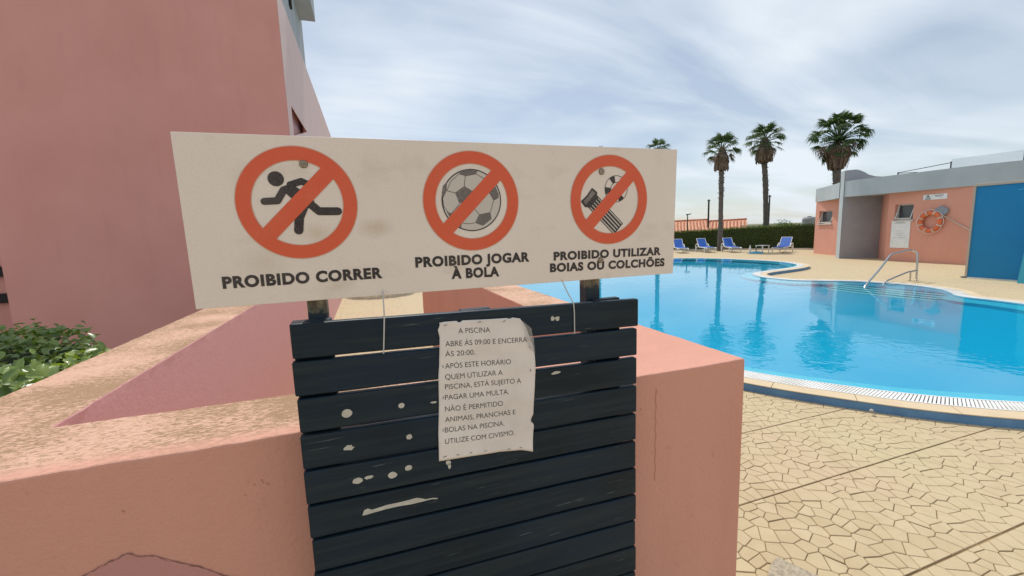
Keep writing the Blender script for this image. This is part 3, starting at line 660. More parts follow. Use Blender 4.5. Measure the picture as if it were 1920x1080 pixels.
# ------------------------------------------------------------------ prohibition sign
S_ = 1.018
tilt = R(1.575); ax = R(-0.2215)
U = Vector((math.cos(ax), math.sin(ax), 0)); N0 = Vector((math.sin(ax), -math.cos(ax), 0)); W_ = math.cos(tilt) * Vector((0, 0, 1)) + math.sin(tilt) * N0; NN = U.cross(W_)
OS = Vector((-0.284 * S_, 0.839 * S_, 1.5 + (1.388 - 1.5) * S_))
sign = empty('prohibition_sign', OS, 'long off-white sign with three red prohibition circles above the dark slatted board', 'sign')
sign.matrix_world = Matrix.Translation(OS) @ Matrix((U, -NN, W_)).transposed().to_4x4()
# local axes: x along the sign, y away from the viewer, z up; sizes in metres
k_ = S_ / 1000.0
def sm(u, v, d): return (u * k_, -d, v * k_)
def local_build(mb, name, mat, parent=sign, **kw):
    me = mb.mesh(name, **kw); me.materials.append(mat); o = bpy.data.objects.new(name, me); col.objects.link(o); o.parent = parent; return o
pn = MB(); pn.box(0, 977.3 * k_, 0, .0035, 0, 288.7 * k_); panel = local_build(pn, 'sign_panel', M['sign'], bevel=.001)
def arc(cx, cz, r, n_=72): return [(cx + r * math.cos(2 * math.pi * i / n_), cz + r * math.sin(2 * math.pi * i / n_)) for i in range(n_)]
def flat(poly, d): 
    mb = MB(); mb.slab(poly, lambda u, v, t: sm(u, v, d + t), .00015); return mb
def addflat(mb, poly, d): mb.slab(poly, lambda u, v, t: sm(u, v, d + t), .00015)
def ringpoly(mb, cx, cz, ro, ri_, d, n_=96, sx=1.0):
    V = []; 
    for i in range(n_):
        a = 2 * math.pi * i / n_; V += [sm(cx + ro * math.cos(a) * sx, cz + ro * math.sin(a), d), sm(cx + ri_ * math.cos(a) * sx, cz + ri_ * math.sin(a), d)]
    mb.add(V, [(2 * i, (2 * i + 2) % (2 * n_), (2 * i + 3) % (2 * n_), 2 * i + 1) for i in range(n_)])
def stroke(mb, pts, wdt, d, capn=8):
    for (a, b_), (c, e) in zip(pts, pts[1:]):
        L = math.hypot(c - a, e - b_); ux, uz = (c - a) / L, (e - b_) / L; h = wdt / 2
        addflat(mb, [(a + uz * h, b_ - ux * h), (c + uz * h, e - ux * h), (c - uz * h, e + ux * h), (a - uz * h, b_ + ux * h)], d)
    for q, (a, b_) in enumerate(pts):
        if wdt > 3: addflat(mb, arc(a, b_, wdt / 2, 16), d + .00002 * (q + 1))
for i, cx in enumerate((174.3, 487.0, 800.3)):
    cz = 174.8 + i * .2
    ha = MB(); ringpoly(ha, cx, cz, 98.0, 72.0, .0003); local_build(ha, 'print_edge', M['halo'], panel, fix=False)
    rg = MB(); ringpoly(rg, cx, cz, 96.3, 73.6, .0010)
    c45 = math.cos(R(45.5)); s45 = math.sin(R(45.5)); h = 13.4; L = 78
    rg.slab([(cx - L * c45 + h * s45, cz - L * s45 - h * c45), (cx + L * c45 + h * s45, cz + L * s45 - h * c45), (cx + L * c45 - h * s45, cz + L * s45 + h * c45), (cx - L * c45 - h * s45, cz - L * s45 + h * c45)], lambda u, v, t: sm(u, v, .0010 + t), .00015)
    local_build(rg, 'prohibition_ring', M['red'], panel, fix=False)
# runner
rn = MB(); d = .0005
addflat(rn, arc(142.6, 216.4, 12.6, 28), d + .00003)
stroke(rn, [(164, 206.5), (182, 212.5), (198, 204.5)], 11.5, d)
addflat(rn, [(150, 203), (164, 208), (172, 203.5), (186, 193), (200, 178), (192, 165), (172, 174), (153, 195)], d + .00022)
stroke(rn, [(153, 198), (141.5, 179.5), (121.5, 178.5)], 12.0, d + .00024)
stroke(rn, [(180, 186), (206, 160.5), (237, 160)], 14, d + .0001)
stroke(rn, [(186, 178), (173, 150), (170, 128)], 15, d + .00016)
local_build(rn, 'pictogram', M['ink'], panel, fix=False)
# football
bx, bz = 486.3, 177.2
f1 = MB(); addflat(f1, arc(bx, bz, 59, 60), .0004); local_build(f1, 'pictogram_ground', M['lightgrey'], panel, fix=False)
fb = MB(); ringpoly(fb, bx, bz, 60.6, 58.4, .0007)
stroke(fb, [(472, 205), (474.5, 224)], 1.0, .0007); stroke(fb, [(453, 192), (437, 196)], 1.0, .0007)
stroke(fb, [(487, 196), (520.9, 194)], 1.0, .0007); stroke(fb, [(479, 174), (500, 149.6)], 1.0, .0007); stroke(fb, [(461, 171), (444, 152)], 1.0, .0007)
stroke(fb, [(531, 176), (527, 165), (523.5, 153.8)], .9, .0007); stroke(fb, [(491, 133), (478, 131.5), (464, 133)], .9, .0007)
stroke(fb, [(437, 196), (445, 213), (461, 227)], .9, .0007); stroke(fb, [(497, 228), (512, 220), (521, 194)], .9, .0007); stroke(fb, [(428, 182), (430, 165), (437, 155)], .9, .0007)
local_build(fb, 'pictogram', M['ink'], panel, fix=False)
fp = MB()
for pl in ([(472, 205.1), (487.2, 195.7), (478.7, 173.8), (460.7, 171.3), (452.8, 192.1)], [(461.4, 227.5), (466, 233), (480, 236.2), (499.3, 234.1), (497.1, 227.9), (476.1, 223.6)], [(438, 213.5), (436.4, 195.7), (428.8, 181.5), (426.4, 186.6), (429.8, 204.6)],
           [(520.9, 193.8), (535.1, 205.7), (542, 190), (541.6, 181.6), (531.1, 176.1)], [(499.8, 149.6), (523.5, 153.8), (525.5, 139.7), (506.7, 126.6), (490.8, 133)], [(434.8, 156.2), (444.8, 152.4), (441.5, 142)], [(452, 131.0), (464, 133.5), (462, 123.6)]):
    fp = MB(); addflat(fp, pl, .0006); local_build(fp, 'pictogram_panel', M['grey_ink'], panel, fix=False)
# buoy and air mattress
bu = MB(); ux_, uz_ = 815.8, 199.6
ringpoly(bu, ux_, uz_, 29.2, 28.0, .0006); ringpoly(bu, ux_, uz_, 14.4, 13.2, .0006)
for a0, a1 in ((100, 128), (172, 205), (285, 315), (15, 40)):
    V = [];
    for q in range(7):
        a = R(a0 + (a1 - a0) * q / 6); V.append((ux_ + 28.5 * math.cos(a), uz_ + 28.5 * math.sin(a)))
    for q in range(7):
        a = R(a1 + (a0 - a1) * q / 6); V.append((ux_ + 14 * math.cos(a), uz_ + 14 * math.sin(a)))
    addflat(bu, V, .0006)
local_build(bu, 'pictogram', M['ink'], panel, fix=False)
def mt(a, b_):  # mattress frame: a along, b across
    ox, oz = 741.5, 187.5; dx_, dz_ = 0.728, -0.686; px_, pz_ = 0.686, 0.728
    return (ox + dx_ * a + px_ * b_, oz + dz_ * a + pz_ * b_)
ma = MB(); addflat(ma, [mt(0, -20), mt(2, 0), mt(0, 20), mt(16, 22), mt(20, 17), mt(112, 17), mt(112, -17), mt(22, -17), mt(16, -22)], .0005); local_build(ma, 'pictogram', M['ink'], panel, fix=False)
mw = MB()
for q in range(5):
    b0 = -13.8 + q * 6.9; addflat(mw, [mt(26, b0 - 1.0), mt(109, b0 - 1.6), mt(109, b0 + 1.2), mt(26, b0 + .8)], .0008)
local_build(mw, 'pictogram_stripe', M['lightgrey'], panel, fix=False)
ms_ = MB(); addflat(ms_, [mt(4, -15), mt(6, 0), mt(4, 15), mt(14, 17), mt(14, -17)], .0008); local_build(ms_, 'pictogram_panel', M['grey_ink'], panel, fix=False)
for (u, v) in ((188.3, 242), (778.6, 236.5), (777.8, 43)):
    sc_ = MB(); sc_.add([sm(u, v, .0032)] + [sm(a, b_, .0028) for a, b_ in arc(u, v, 6, 20)] + [sm(a, b_, .0) for a, b_ in arc(u, v, 7.4, 20)],
                        [(0, 1 + q, 1 + (q + 1) % 20) for q in range(20)] + [(1 + q, 21 + q, 21 + (q + 1) % 20, 1 + (q + 1) % 20) for q in range(20)])
    sc_.slab([(u - 4, v - .7), (u + 4, v + .3), (u + 4, v + 1.2), (u - 4, v + .2)], lambda a, b_, t: sm(a, b_, .0031 + t), .0003)
    local_build(sc_, 'screw', M['screw'])
# a rust run under the lower screw
def text_polys(s, bold=0.0, spacing=1.0):
    cu = bpy.data.curves.new('t', 'FONT'); cu.body = s; cu.size = 1.0; cu.offset = bold; cu.space_character = spacing; cu.resolution_u = 6; cu.fill_mode = 'FRONT'
    ob = bpy.data.objects.new('t', cu); col.objects.link(ob); dg = bpy.context.evaluated_depsgraph_get(); dg.update()
    me = bpy.data.meshes.new_from_object(ob.evaluated_get(dg)); V = [tuple(v.co) for v in me.vertices]; F = [tuple(p.vertices) for p in me.polygons]
    bpy.data.objects.remove(ob); bpy.data.curves.remove(cu); bpy.data.meshes.remove(me); return V, F
CAPH = None
Vh, _ = text_polys('H'); CAPH = max(v[1] for v in Vh) - min(v[1] for v in Vh)
def lettering(s, u0, u1, v0, cap, fn, name, mat, parent, bold=0.0, spacing=1.0, v1=None):
    V, F = text_polys(s, bold, spacing); xa = min(v[0] for v in V); xb = max(v[0] for v in V); s_ = (u1 - u0) / (xb - xa); yb = cap / (CAPH + 2 * bold)
    mb = MB(); P = []
    for x, y, z in V:
        uu = u0 + (x - xa) * s_; t = (uu - u0) / (u1 - u0); vv = v0 + ((v1 - v0) * t if v1 is not None else 0) + (y + bold) * yb; P.append(fn(uu, vv, 0))
    mb.add(P, F); return mb
for s, u0, u1, v0, v1, cap in (('PROIBIDO CORRER', 43.5, 306, 32.0, 33.2, 21), ('PROIBIDO JOGAR', 368.5, 606.5, 49.5, 48.5, 20.5), ('À BOLA', 438, 538.5, 22.3, 21.2, 21), ('PROIBIDO UTILIZAR', 662.5, 940, 47.5, 46.2, 19), ('BOIAS OU COLCHÕES', 653.5, 951.5, 22.6, 18.9, 19.3)):
    mb = lettering(s, u0, u1, v0, cap, lambda u, v, d_: sm(u, v, .0006), 'lettering', M['ink'], panel, bold=0.05, spacing=1.12, v1=v1); local_build(mb, 'lettering', M['ink'], panel, fix=False)

# ------------------------------------------------------------------ paper notice
def lerp(a, b_, t): return a + (b_ - a) * t
def interp(tab, x):
    for (a, fa), (b_, fb_) in zip(tab, tab[1:]):
        if x <= b_: return fa + (fb_ - fa) * (x - a) / (b_ - a) if b_ > a else fb_
    return tab[-1][1]
topz = [(0.124, 1.3236), (0.135, 1.3245), (0.160, 1.3238), (0.166, 1.3185), (0.172, 1.3235), (0.21, 1.3215), (0.245, 1.3200), (0.268, 1.3190), (0.274, 1.3160), (0.280, 1.3190), (0.298, 1.3150)]
botz = [(0.107, 1.0286), (0.15, 1.0265), (0.20, 1.0245), (0.24, 1.0225), (0.268, 1.0180), (0.29, 1.0155), (0.302, 1.0120), (0.318, 1.0070)]
left = [(0, 0.1074), (.2, .1095), (.45, .1150), (.62, .1165), (.70, .1195), (.9, .1235), (.955, .1205), (.975, .1255), (1, .1246)]
right = [(0, .3180), (.08, .3190), (.15, .3205), (.21, .3225), (.235, .3150), (.26, .3170), (.28, .3220), (.4, .3245), (.5, .3280), (.62, .3305), (.72, .3300), (.80, .3260), (.88, .3160), (.93, .3115), (.965, .3050), (1, .2978)]
def psurf(x, z):
    y = 0.8382 - 0.0012 * (math.sin(x * 55 + z * 20) * .5 + .5) - .0006 * math.sin(z * 90)
    r_ = max(0, (x - .285) / .04) * max(0, (z - 1.25) / .06); y -= .004 * r_ * r_
    lo = max(0, (1.05 - z) / .03) * max(0, .5 + .5 * math.sin(x * 40)); y -= .0022 * lo
    return y
NXp, NZp = 40, 60; V = []
for j in range(NZp + 1):
    t = j / NZp; xl = interp(left, t); xr = interp(right, t)
    for i in range(NXp + 1):
        s_ = i / NXp; x = lerp(xl, xr, s_); zb = interp(botz, lerp(.1074, .318, s_)); zt = interp(topz, lerp(.1246, .2978, s_)); z = lerp(zb, zt, t); V.append((x, psurf(x, z), z))
note = empty('paper_notice', (0.22, 0.839, 1.02), 'weathered paper notice with printed pool hours stapled to the dark slats', 'paper notice')
mb = MB(); F = [(j * (NXp + 1) + i, j * (NXp + 1) + i + 1, (j + 1) * (NXp + 1) + i + 1, (j + 1) * (NXp + 1) + i) for j in range(NZp) for i in range(NXp)]
mb.add(V, F); sh = mb.build('paper_sheet', M['paper'], note, smooth=True, fix=False)
md = sh.modifiers.new('thick', 'SOLIDIFY'); md.thickness = 0.0002; md.offset = 0
LN = [('A PISCINA', .1627, 1.2970, .2299, 1.2925), ('ABRE ÁS 09:00 E ENCERRA', .1339, 1.2733, .3125, 1.2618), ('ÁS 20:00.', .1327, 1.2522, .1957, 1.2482), ('APÓS ESTE HORÁRIO', .1313, 1.2266, .2735, 1.2175), ('QUEM UTILIZAR A', .1301, 1.2037, .2538, 1.1960),
      ('PISCINA, ESTÁ SUJEITO A', .1289, 1.1825, .2955, 1.1715), ('PAGAR UMA MULTA.', .1277, 1.1596, .2666, 1.1505), ('NÃO É PERMITIDO', .1263, 1.1347, .2518, 1.1265), ('ANIMAIS, PRANCHAS E', .1250, 1.1115, .2804, 1.1015), ('BOLAS NA PISCINA.', .1238, 1.0889, .2538, 1.0805), ('UTILIZE COM CIVISMO.', .1224, 1.0642, .2763, 1.0545)]
for s, a, z0, c, z1 in LN:
    mb = lettering(s, a, c, z0, .0108, lambda u, v, d_: (u, psurf(u, v) - .0004, v), 'lettering', M['paperink'], note, bold=-0.003, spacing=1.0, v1=z1)
    mb.build('lettering', M['paperink'], note, fix=False)
for x, z, dx_, dz_ in ((.137, 1.3175, .007, .001), (.208, 1.317, .007, .0005), (.262, 1.313, .006, .003), (.318, 1.25, .0015, -.005), (.127, 1.2315, .0005, .006), (.124, 1.165, .0005, .006), (.120, 1.095, .0008, .006), (.318, 1.197, .0, .006), (.120, 1.0365, .008, .001),
                       (.148, 1.0345, .006, 0), (.176, 1.0335, .006, -.001), (.208, 1.0315, .005, -.001), (.262, 1.0235, .006, .001), (.290, 1.0215, .005, 0), (.318, 1.079, -.003, .004)):
    mb = MB(); y = psurf(x, z) - .0007; mb.tube([(x - dx_ / 2, y, z - dz_ / 2), (x, y - .0004, z), (x + dx_ / 2, y, z + dz_ / 2)], .00055, 5); mb.build('staple', M['staple'], note)
tp = MB(); tp.add([(.300, .8335, 1.312), (.322, .8345, 1.292), (.3275, .8365, 1.262), (.312, .8335, 1.266)], [(0, 1, 2, 3)]); tp.add([(.306, .8330, 1.278), (.3275, .8362, 1.268), (.331, .8375, 1.232), (.318, .8362, 1.245)], [(0, 1, 2, 3)]); tp.build('tape', M['tape'], note, fix=False)
# cords
for pts, lb in (([(0.0205, .850, 1.395), (0.0200, .8375, 1.36), (0.0195, .8365, 1.345), (0.0165, .8372, 1.310), (0.0132, .8372, 1.274), (0.0135, .845, 1.2725)], 'straight off-white cord tied down over the top slat left of the paper'),
                ([(0.4044, .852, 1.392), (0.414, .846, 1.365), (0.4262, .8375, 1.337), (0.4275, .8370, 1.315), (0.4275, .8370, 1.268), (0.4277, .846, 1.2660)], 'thin off-white cord slanting down to the top slat right of the paper')):
    mb = MB(); mb.tube(pts, .00135, 8); tag(mb.build('cord', M['cord'], loc=pts[-2]), lb, 'cord')

# ------------------------------------------------------------------ shrub on the left
shr = empty('shrub', (-2.1, 2.3, 0), 'broad glossy-leaved green shrub filling the bed behind the left garden wall', 'shrub')
def interp0(tab, x):
    for (a, fa), (b_, fb_) in zip(tab, tab[1:]):
        if x <= b_: return fa + (fb_ - fa) * (x - a) / (b_ - a)
    return tab[-1][1]
def shrub_top(x, y):
    e = 0.985 + .12 * math.exp((x + .98) / .35) * min(1, max(0, (2.4 - y) / .8)) + .05 * math.sin(x * 3.1 + 1) * math.sin(y * 2.7) + .03 * math.sin(x * 9) * math.sin(y * 8)
    e -= max(0, (-1.35 - x) * -0.0)
    ye = interp0(((-4.6, 3.6), (-2.2, 3.35), (-1.65, 3.05), (-1.25, 2.45), (-0.98, 1.95)), x); fr_ = max(0, (y - ye) / .35); e -= .55 * min(1.5, fr_) ** 2
    return e
core = MB(); G = 26; V = []
for j in range(G + 1):
    for i in range(G + 1):
        x = -4.6 + 3.55 * i / G; y = 0.6 + 3.1 * j / G; V.append((x, y, shrub_top(x, y) - .085))
core.add(V, [(j * (G + 1) + i, j * (G + 1) + i + 1, (j + 1) * (G + 1) + i + 1, (j + 1) * (G + 1) + i) for j in range(G) for i in range(G)])
core.box(-4.6, -1.02, .6, 2.3, .25, .75); core.build('inner_twigs', M['hedgecore'], shr, fix=False)
for q in range(14):
    stm = MB(); x = rnd.uniform(-3.5, -1.3); y = rnd.uniform(1.2, 3.2); stm.tube([(x, y, 0), (x + rnd.uniform(-.1, .1), y, .5), (x + rnd.uniform(-.2, .2), y + rnd.uniform(-.2, .2), .98)], .012, 5); stm.build('stem', M['bark'], shr)
sp = []
r = random.Random(3)
for q in range(19000):
    x = -4.5 + 3.52 * r.random(); y = 0.75 + 3.1 * r.random() ** .9
    if x > -0.985 or y > interp0(((-4.6, 3.9), (-2.2, 3.6), (-1.65, 3.3), (-1.25, 2.72), (-0.98, 2.2)), x): continue
    z = shrub_top(x, y) - abs(r.gauss(0, .055)) + .02 + (.05 if r.random() < .06 else 0)
    ex = .5 if x > -1.1 else 0
    if x > -1.1: z -= .03 * ((x + 1.1) / .1) ** 2
    sp.append((x, y, z, ex, -.15, .6))
def camvis(s):
    x, y, z = s[:3]; return y > .8 and (x * .3162 + y * .9395) > .4 and -1.25 < (x * .9458 - y * .3231) / (x * .3162 + y * .9395)
vis = sorted([s for s in sp if camvis(s) and s[2] > shrub_top(s[0], s[1]) - .045], key=lambda s: math.dist(s[:3], (0, 0, 1.5)))
near = vis[:300]; ids = set(map(id, near)); others = [s for s in sp if id(s) not in ids]
lm = bpy.data.meshes.new('leaf'); lm.from_pydata(LP, [], LF); lm.materials.append(M['leaf']); lm.shade_smooth()
for (x, y, z, nx, ny, nz) in near:
    L = .047 * r.uniform(.5, 1.4)
    nrm = Vector((nx + r.gauss(0, .45), ny + r.gauss(0, .45), nz + .5 + r.gauss(0, .35))).normalized(); d = nrm.orthogonal().normalized(); d.rotate(Matrix.Rotation(r.uniform(0, 6.283), 3, nrm)); s_ = nrm.cross(d)
    o = bpy.data.objects.new('leaf', lm); col.objects.link(o); o.parent = shr
    o.matrix_local = Matrix.Translation(Vector((x, y, z)) - shr.location) @ Matrix((d * L, s_ * L * .58, nrm * L)).transposed().to_4x4()
lf = MB(); scatter_leaves(lf, others, .047, .58, .5, 5)
tag(lf.build('leaf', M['leaf'], shr, smooth=True, fix=False), kind='stuff')
# unseen bush added at the passage end to cast a shadow on its floor
ob = empty('shade_bush', (0.3, 12.15, 0), 'green bush at the far end of the passage between the salmon walls', 'bush')
cb2 = MB(); sp2 = []
for q in range(4200):
    a = r.uniform(0, 6.283); p_ = math.acos(r.uniform(-.2, 1)); rr = r.uniform(.75, 1.05); sp2.append((0.3 + .85 * rr * math.sin(p_) * math.cos(a), 12.15 + .55 * rr * math.sin(p_) * math.sin(a), 1.25 + .95 * rr * math.cos(p_), math.sin(p_) * math.cos(a), math.sin(p_) * math.sin(a), math.cos(p_)))
scatter_leaves(cb2, sp2, .08, .6, .2, 9, QP, QF); tag(cb2.build('foliage', M['hedgeleaf'], ob, fix=False), kind='stuff')
tk = MB(); tk.tube([(.3, 12.15, 0), (.3, 12.15, .9)], .05, 7); tk.build('stem', M['bark'], ob)

# ------------------------------------------------------------------ apartment block on the left
apt = empty('apartment_building', (-3.0, 8.0, 0), 'tall pink rendered apartment block with a pale stepped side wall at the left', 'building')
YB = 7.6; XB = -1.02; XL = -4.70; ZL = 5.32
mb = MB(); mb.prism([(XL, YB), (XB - .012, YB), (XB - .012, YB + .3), (XB - .32, YB + .3), (XB - .32, 8.4), (-2.6, 8.4), (-2.6, 16), (XL, 16)], 0, 11.0); mb.build('wall', M['apt'], apt)
# side wall with the triangular opening, top ledge at ZL
sw = MB(); X = XB
def side(poly): sw.slab(poly, lambda u, v, t: (XB - .01 + t, u, v), .01)
# outline pieces round the triangle (8.0,3.67) (9.9,3.70) (7.95,3.2)
side([(YB, 0), (18.5, 0), (18.5, 3.2), (7.98, 3.2), (YB, 3.2)]); side([(YB, 3.2), (7.98, 3.2), (7.98, 3.68), (YB, 3.68)]); side([(7.98, 3.2), (18.5, 3.2), (18.5, 3.70), (9.95, 3.70)]); side([(YB, 3.68), (7.98, 3.68), (9.95, 3.70), (18.5, 3.70), (18.5, ZL), (8.6, ZL), (YB, ZL)])
sw.box(XB - .28, XB - .012, 7.6 + .31, 18.5, 0, 3.0)
sw.box(XB - .28, XB - .012, 7.6 + .31, 18.5, 3.9, ZL - .005)
side_w = sw.build('side_wall', M['apt_pale'], apt, fix=False)
mb = MB(); mb.box(XB - .16, XB - .12, 7.92, 10.4, 3.0, 3.9); mb.build('opening_back', M['wall'], apt)
mb = MB(); mb.box(XB - .45, XB - .06, 7.7, 11.55, ZL, 8.6); mb.build('upper_storey', M['apt_grey'], apt)
mb = MB(); mb.box(XB - .5, XB + .26, 10.3, 11.2, 6.42, 8.2); mb.build('roof_eave', M['apt_grey'], apt)
mb = MB(); mb.box(XB - .058, XB - .02, 9.45, 9.62, 5.9, 8.0); mb.build('shutter_slot', M['dark'], apt)
# neighbouring wing with slatted shutters at the far left edge
wing = empty('side_wing', (-7.5, 10.2, 0), 'dim pink wing with dark horizontal openings past the left edge of the block', 'building')
mb = MB(); mb.box(-9.5, XL - .02, 10.0, 10.4, 0, 7.0); mb.build('wall', M['apt'], wing)
for z0, z1 in ((.55, .72), (1.02, 1.20), (1.75, 1.98)):
    mb = MB(); mb.box(-9.0, XL - .04, 9.94, 9.996, z0, z1); mb.build('window_band', M['dark'], wing)

# ------------------------------------------------------------------ pool house
ph = empty('pool_house', (18.5, 9.5, 0), 'curved single-storey pink pool house with a blue-grey roof band', 'building')
def strip(mb, P, z0, z1, openings=(), t=None):
    # vertical wall along polyline P (s = arc length); openings (s0, s1, za, zb)
    L = [0]
    for a, b_ in zip(P, P[1:]): L.append(L[-1] + math.dist(a, b_))
    def at(s):
        for i in range(len(P) - 1):
            if s <= L[i + 1] + 1e-9: t_ = (s - L[i]) / (L[i + 1] - L[i]); return (P[i][0] + (P[i + 1][0] - P[i][0]) * t_, P[i][1] + (P[i + 1][1] - P[i][1]) * t_)
        return P[-1]
    ss = sorted(set(L + [s for o in openings for s in o[:2]])); zs = sorted(set([z0, z1] + [z for o in openings for z in o[2:]]))
    for a, b_ in zip(ss, ss[1:]):
        for c, d in zip(zs, zs[1:]):
            m_, n_ = (a + b_) / 2, (c + d) / 2
            if any(o[0] < m_ < o[1] and o[2] < n_ < o[3] for o in openings): continue
            p, q = at(a), at(b_); mb.quad((*p, c), (*q, c), (*q, d), (*p, d))
    return at, L[-1]
WL = [(20.2, 14.5), (19.8, 13.72), (19.45, 13.0), (19.1, 12.3)]
FIN = [(18.18, 12.11), (17.91, 11.79), (19.08, 11.115), (19.42, 11.42)]
WREC = [(19.075, 11.12), (18.10, 10.33)]
WM = [(18.10, 10.33), (18.02, 10.1), (17.90, 9.49), (17.78, 8.9), (17.70, 8.4), (17.63, 7.87), (17.75, 7.2), (18.1, 6.3), (18.5, 5.4), (19.0, 4.4)]
def window(at, s0, s1, z0, z1, name='window'):
    p, q = Vector((*at(s0), 0)), Vector((*at(s1), 0)); d = (q - p).normalized(); nin = Vector((-d.y, d.x, 0))
    if nin.x < 0: nin = -nin
    f = MB(); dep = .16; zc = Vector((0, 0, 1))
    # reveals
    a, b_ = p, q
    for (e, g, za, zb) in ((a, a + nin * dep, z0, z1), (b_, b_ + nin * dep, z0, z1)): f.quad((e.x, e.y, za), (g.x, g.y, za), (g.x, g.y, zb), (e.x, e.y, zb))
    for z in (z0, z1): f.quad((a.x, a.y, z), (b_.x, b_.y, z), (b_.x + nin.x * dep, b_.y + nin.y * dep, z), (a.x + nin.x * dep, a.y + nin.y * dep, z))
    wd = f.build(name, M['house'], ph, fix=False)
    fr_ = MB(); w_ = (q - p).length; c = (p + q) / 2 + nin * (dep - .03)
    for s_ in (-1, 1): fr_.obox(c + d * (w_ / 2 - .02) * s_ + zc * ((z0 + z1) / 2), d * .02, nin * .02, zc * (z1 - z0) / 2)
    for z in (z0 + .02, z1 - .02): fr_.obox(c + zc * z, d * (w_ / 2 - .04), nin * .018, zc * .02)
    fr_.build('frame', M['alu'], wd)
    # tilted sash
    sa = MB(); tp_ = c + zc * (z1 - .05); bt_ = c + zc * (z0 + .06) - nin * .16
    for s_ in (-1, 1):
        off_ = d * (w_ / 2 - .055) * s_; ce = (tp_ + bt_) / 2 + off_; sa.obox(ce, d * .015, (tp_ - bt_) / 2, nin * .012)
    sa.obox(bt_, d * (w_ / 2 - .04), nin * .014, zc * .018); sa.build('sash', M['alu'], wd)
    g_ = MB(); g_.obox(c + nin * .035 + zc * ((z0 + z1) / 2), d * (w_ / 2), nin * .003, zc * (z1 - z0) / 2); g_.build('pane', M['glass'], wd)
    ex = MB(); ex.obox((p + q) / 2 - nin * .02 + zc * (z0 - .02), d * (w_ / 2 + .05), nin * .035, zc * .02); ex.build('sill', M['alu'], wd)
mb = MB(); at1, l1 = strip(mb, WL, 0, 2.62, [(0.30, 1.30, 1.40, 1.98)]); window(at1, .30, 1.30, 1.40, 1.98)
at2, l2 = strip(mb, WM, 0, 2.62, [(0.26, 0.88, 1.45, 2.01)]); window(at2, .26, .88, 1.45, 2.01)
strip(mb, WREC, 0, 2.62)
bk = [(20.2, 14.5), (26.0, 13.5), (26.0, 4.0), (19.0, 4.4)]
strip(mb, bk, 0, 2.62)
mb.build('wall', M['house'], ph, fix=False)
def finfn(u, v, t): # u along the face from the outer edge, v up, t thickness behind
    a = Vector((17.91, 11.79, 0)); b_ = Vector((19.08, 11.115, 0)); d = (b_ - a).normalized(); nrm = Vector((.645, .764, 0)) ; p = a + d * u + nrm * (.42 - t * .42 if t is not None else 0); return (p.x, p.y, v)
prof = [(0, 0), (1.351, 0), (1.351, 3.13), (1.75, 3.12), (1.75, 3.14), (1.39, 3.14), (1.05, 3.17), (.81, 3.25), (.66, 3.357), (.46, 3.45), (.36, 3.47), (0, 3.45)]
prof = [(0, 0), (1.351, 0), (1.351, 3.14), (1.05, 3.17), (.81, 3.25), (.66, 3.357), (.46, 3.45), (.36, 3.47), (0, 3.45)]
fn = MB(); kf = len(prof); V = [finfn(u, v, 1) for u, v in prof] + [finfn(u, v, 0) for u, v in prof]
fn.add(V, [tuple(range(kf)), tuple(range(2 * kf - 1, kf - 1, -1))] + [(i, i + kf, (i + 1) % kf + kf, (i + 1) % kf) for i in range(kf)])
fn.build('fin_wall', M['fascia_dark'], ph)
ed = MB(); a = Vector((17.91, 11.79, 0)); b_ = Vector((18.18, 12.11, 0)); d_ = Vector((.866, -.5, 0)) * -.012
ed.quad(*( (a + d_).x, (a + d_).y, 0), ) if False else None
e0 = a + d_; e1 = b_ + d_; ed.quad((e0.x, e0.y, 0), (e1.x, e1.y, 0), (e1.x, e1.y, 3.45), (e0.x, e0.y, 3.45)); ed.build('fin_edge', M['fascia'], ph, fix=False)
FCL = resample([(20.3, 14.62), (19.75, 13.9), (19.0, 13.0), (18.16, 12.13)], .3, False)
FCR = resample(catmull([(17.915, 11.775), (17.80, 11.25), (17.74, 10.6), (17.70, 9.9), (17.68, 9.2), (17.64, 8.5), (17.60, 7.8), (17.72, 7.1), (18.05, 6.2), (18.45, 5.3), (18.95, 4.3)], 4), .3, False)
fa = MB()
for FC in (FCL, FCR):
    kf = len(FC); inn = [(x + 1.3, y + .25) for x, y in FC]
    V = [(x, y, 2.425) for x, y in FC] + [(x, y, 3.035) for x, y in FC] + [(x, y, 2.43) for x, y in inn] + [(x + .12, y + .03, 3.035) for x, y in FC]
    fa.add(V, [(i, i + 1, i + 1 + kf, i + kf) for i in range(kf - 1)] + [(i, i + 2 * kf, i + 1 + 2 * kf, i + 1) for i in range(kf - 1)] + [(i + kf, i + 1 + kf, i + 1 + 3 * kf, i + 3 * kf) for i in range(kf - 1)])
fa.quad((20.3, 14.62, 2.425), (20.3, 14.62, 3.035), (26.1, 13.6, 3.035), (26.1, 13.6, 2.425))
fa.build('roof_band', M['fascia'], ph, fix=False)
FC = FCL + FCR
rf = MB(); rp_ = [(x + .12, y + .03) for x, y in FC] + [(26, 4), (26, 13.5)]; rf.add([(x, y, 2.98) for x, y in rp_], [tuple(range(len(rp_)))]); rf.build('roof', M['fascia_dark'], ph, fix=False)
rr_ = MB()
for p_, z0, z1 in (((17.95, 10.05), 3.0, 3.14), ((18.48, 8.87), 3.0, 3.33), ((19.1, 7.45), 3.0, 3.45)): rr_.tube([(*p_, z0), (*p_, z1)], .018, 6)
rr_.tube([(17.95, 10.05, 3.12), (18.48, 8.87, 3.29)], .011, 6); rr_.tube([(17.95, 10.05, 3.10), (18.15, 9.6, 3.08)], .01, 6); rr_.build('roof_rail', M['pole'], ph)
gs = MB(); gs.obox((18.785, 8.16, 3.22), (.30, -.70, .03), (.01, .005, 0), (0, 0, .21)); gs.build('glass_screen', M['screen'], ph)

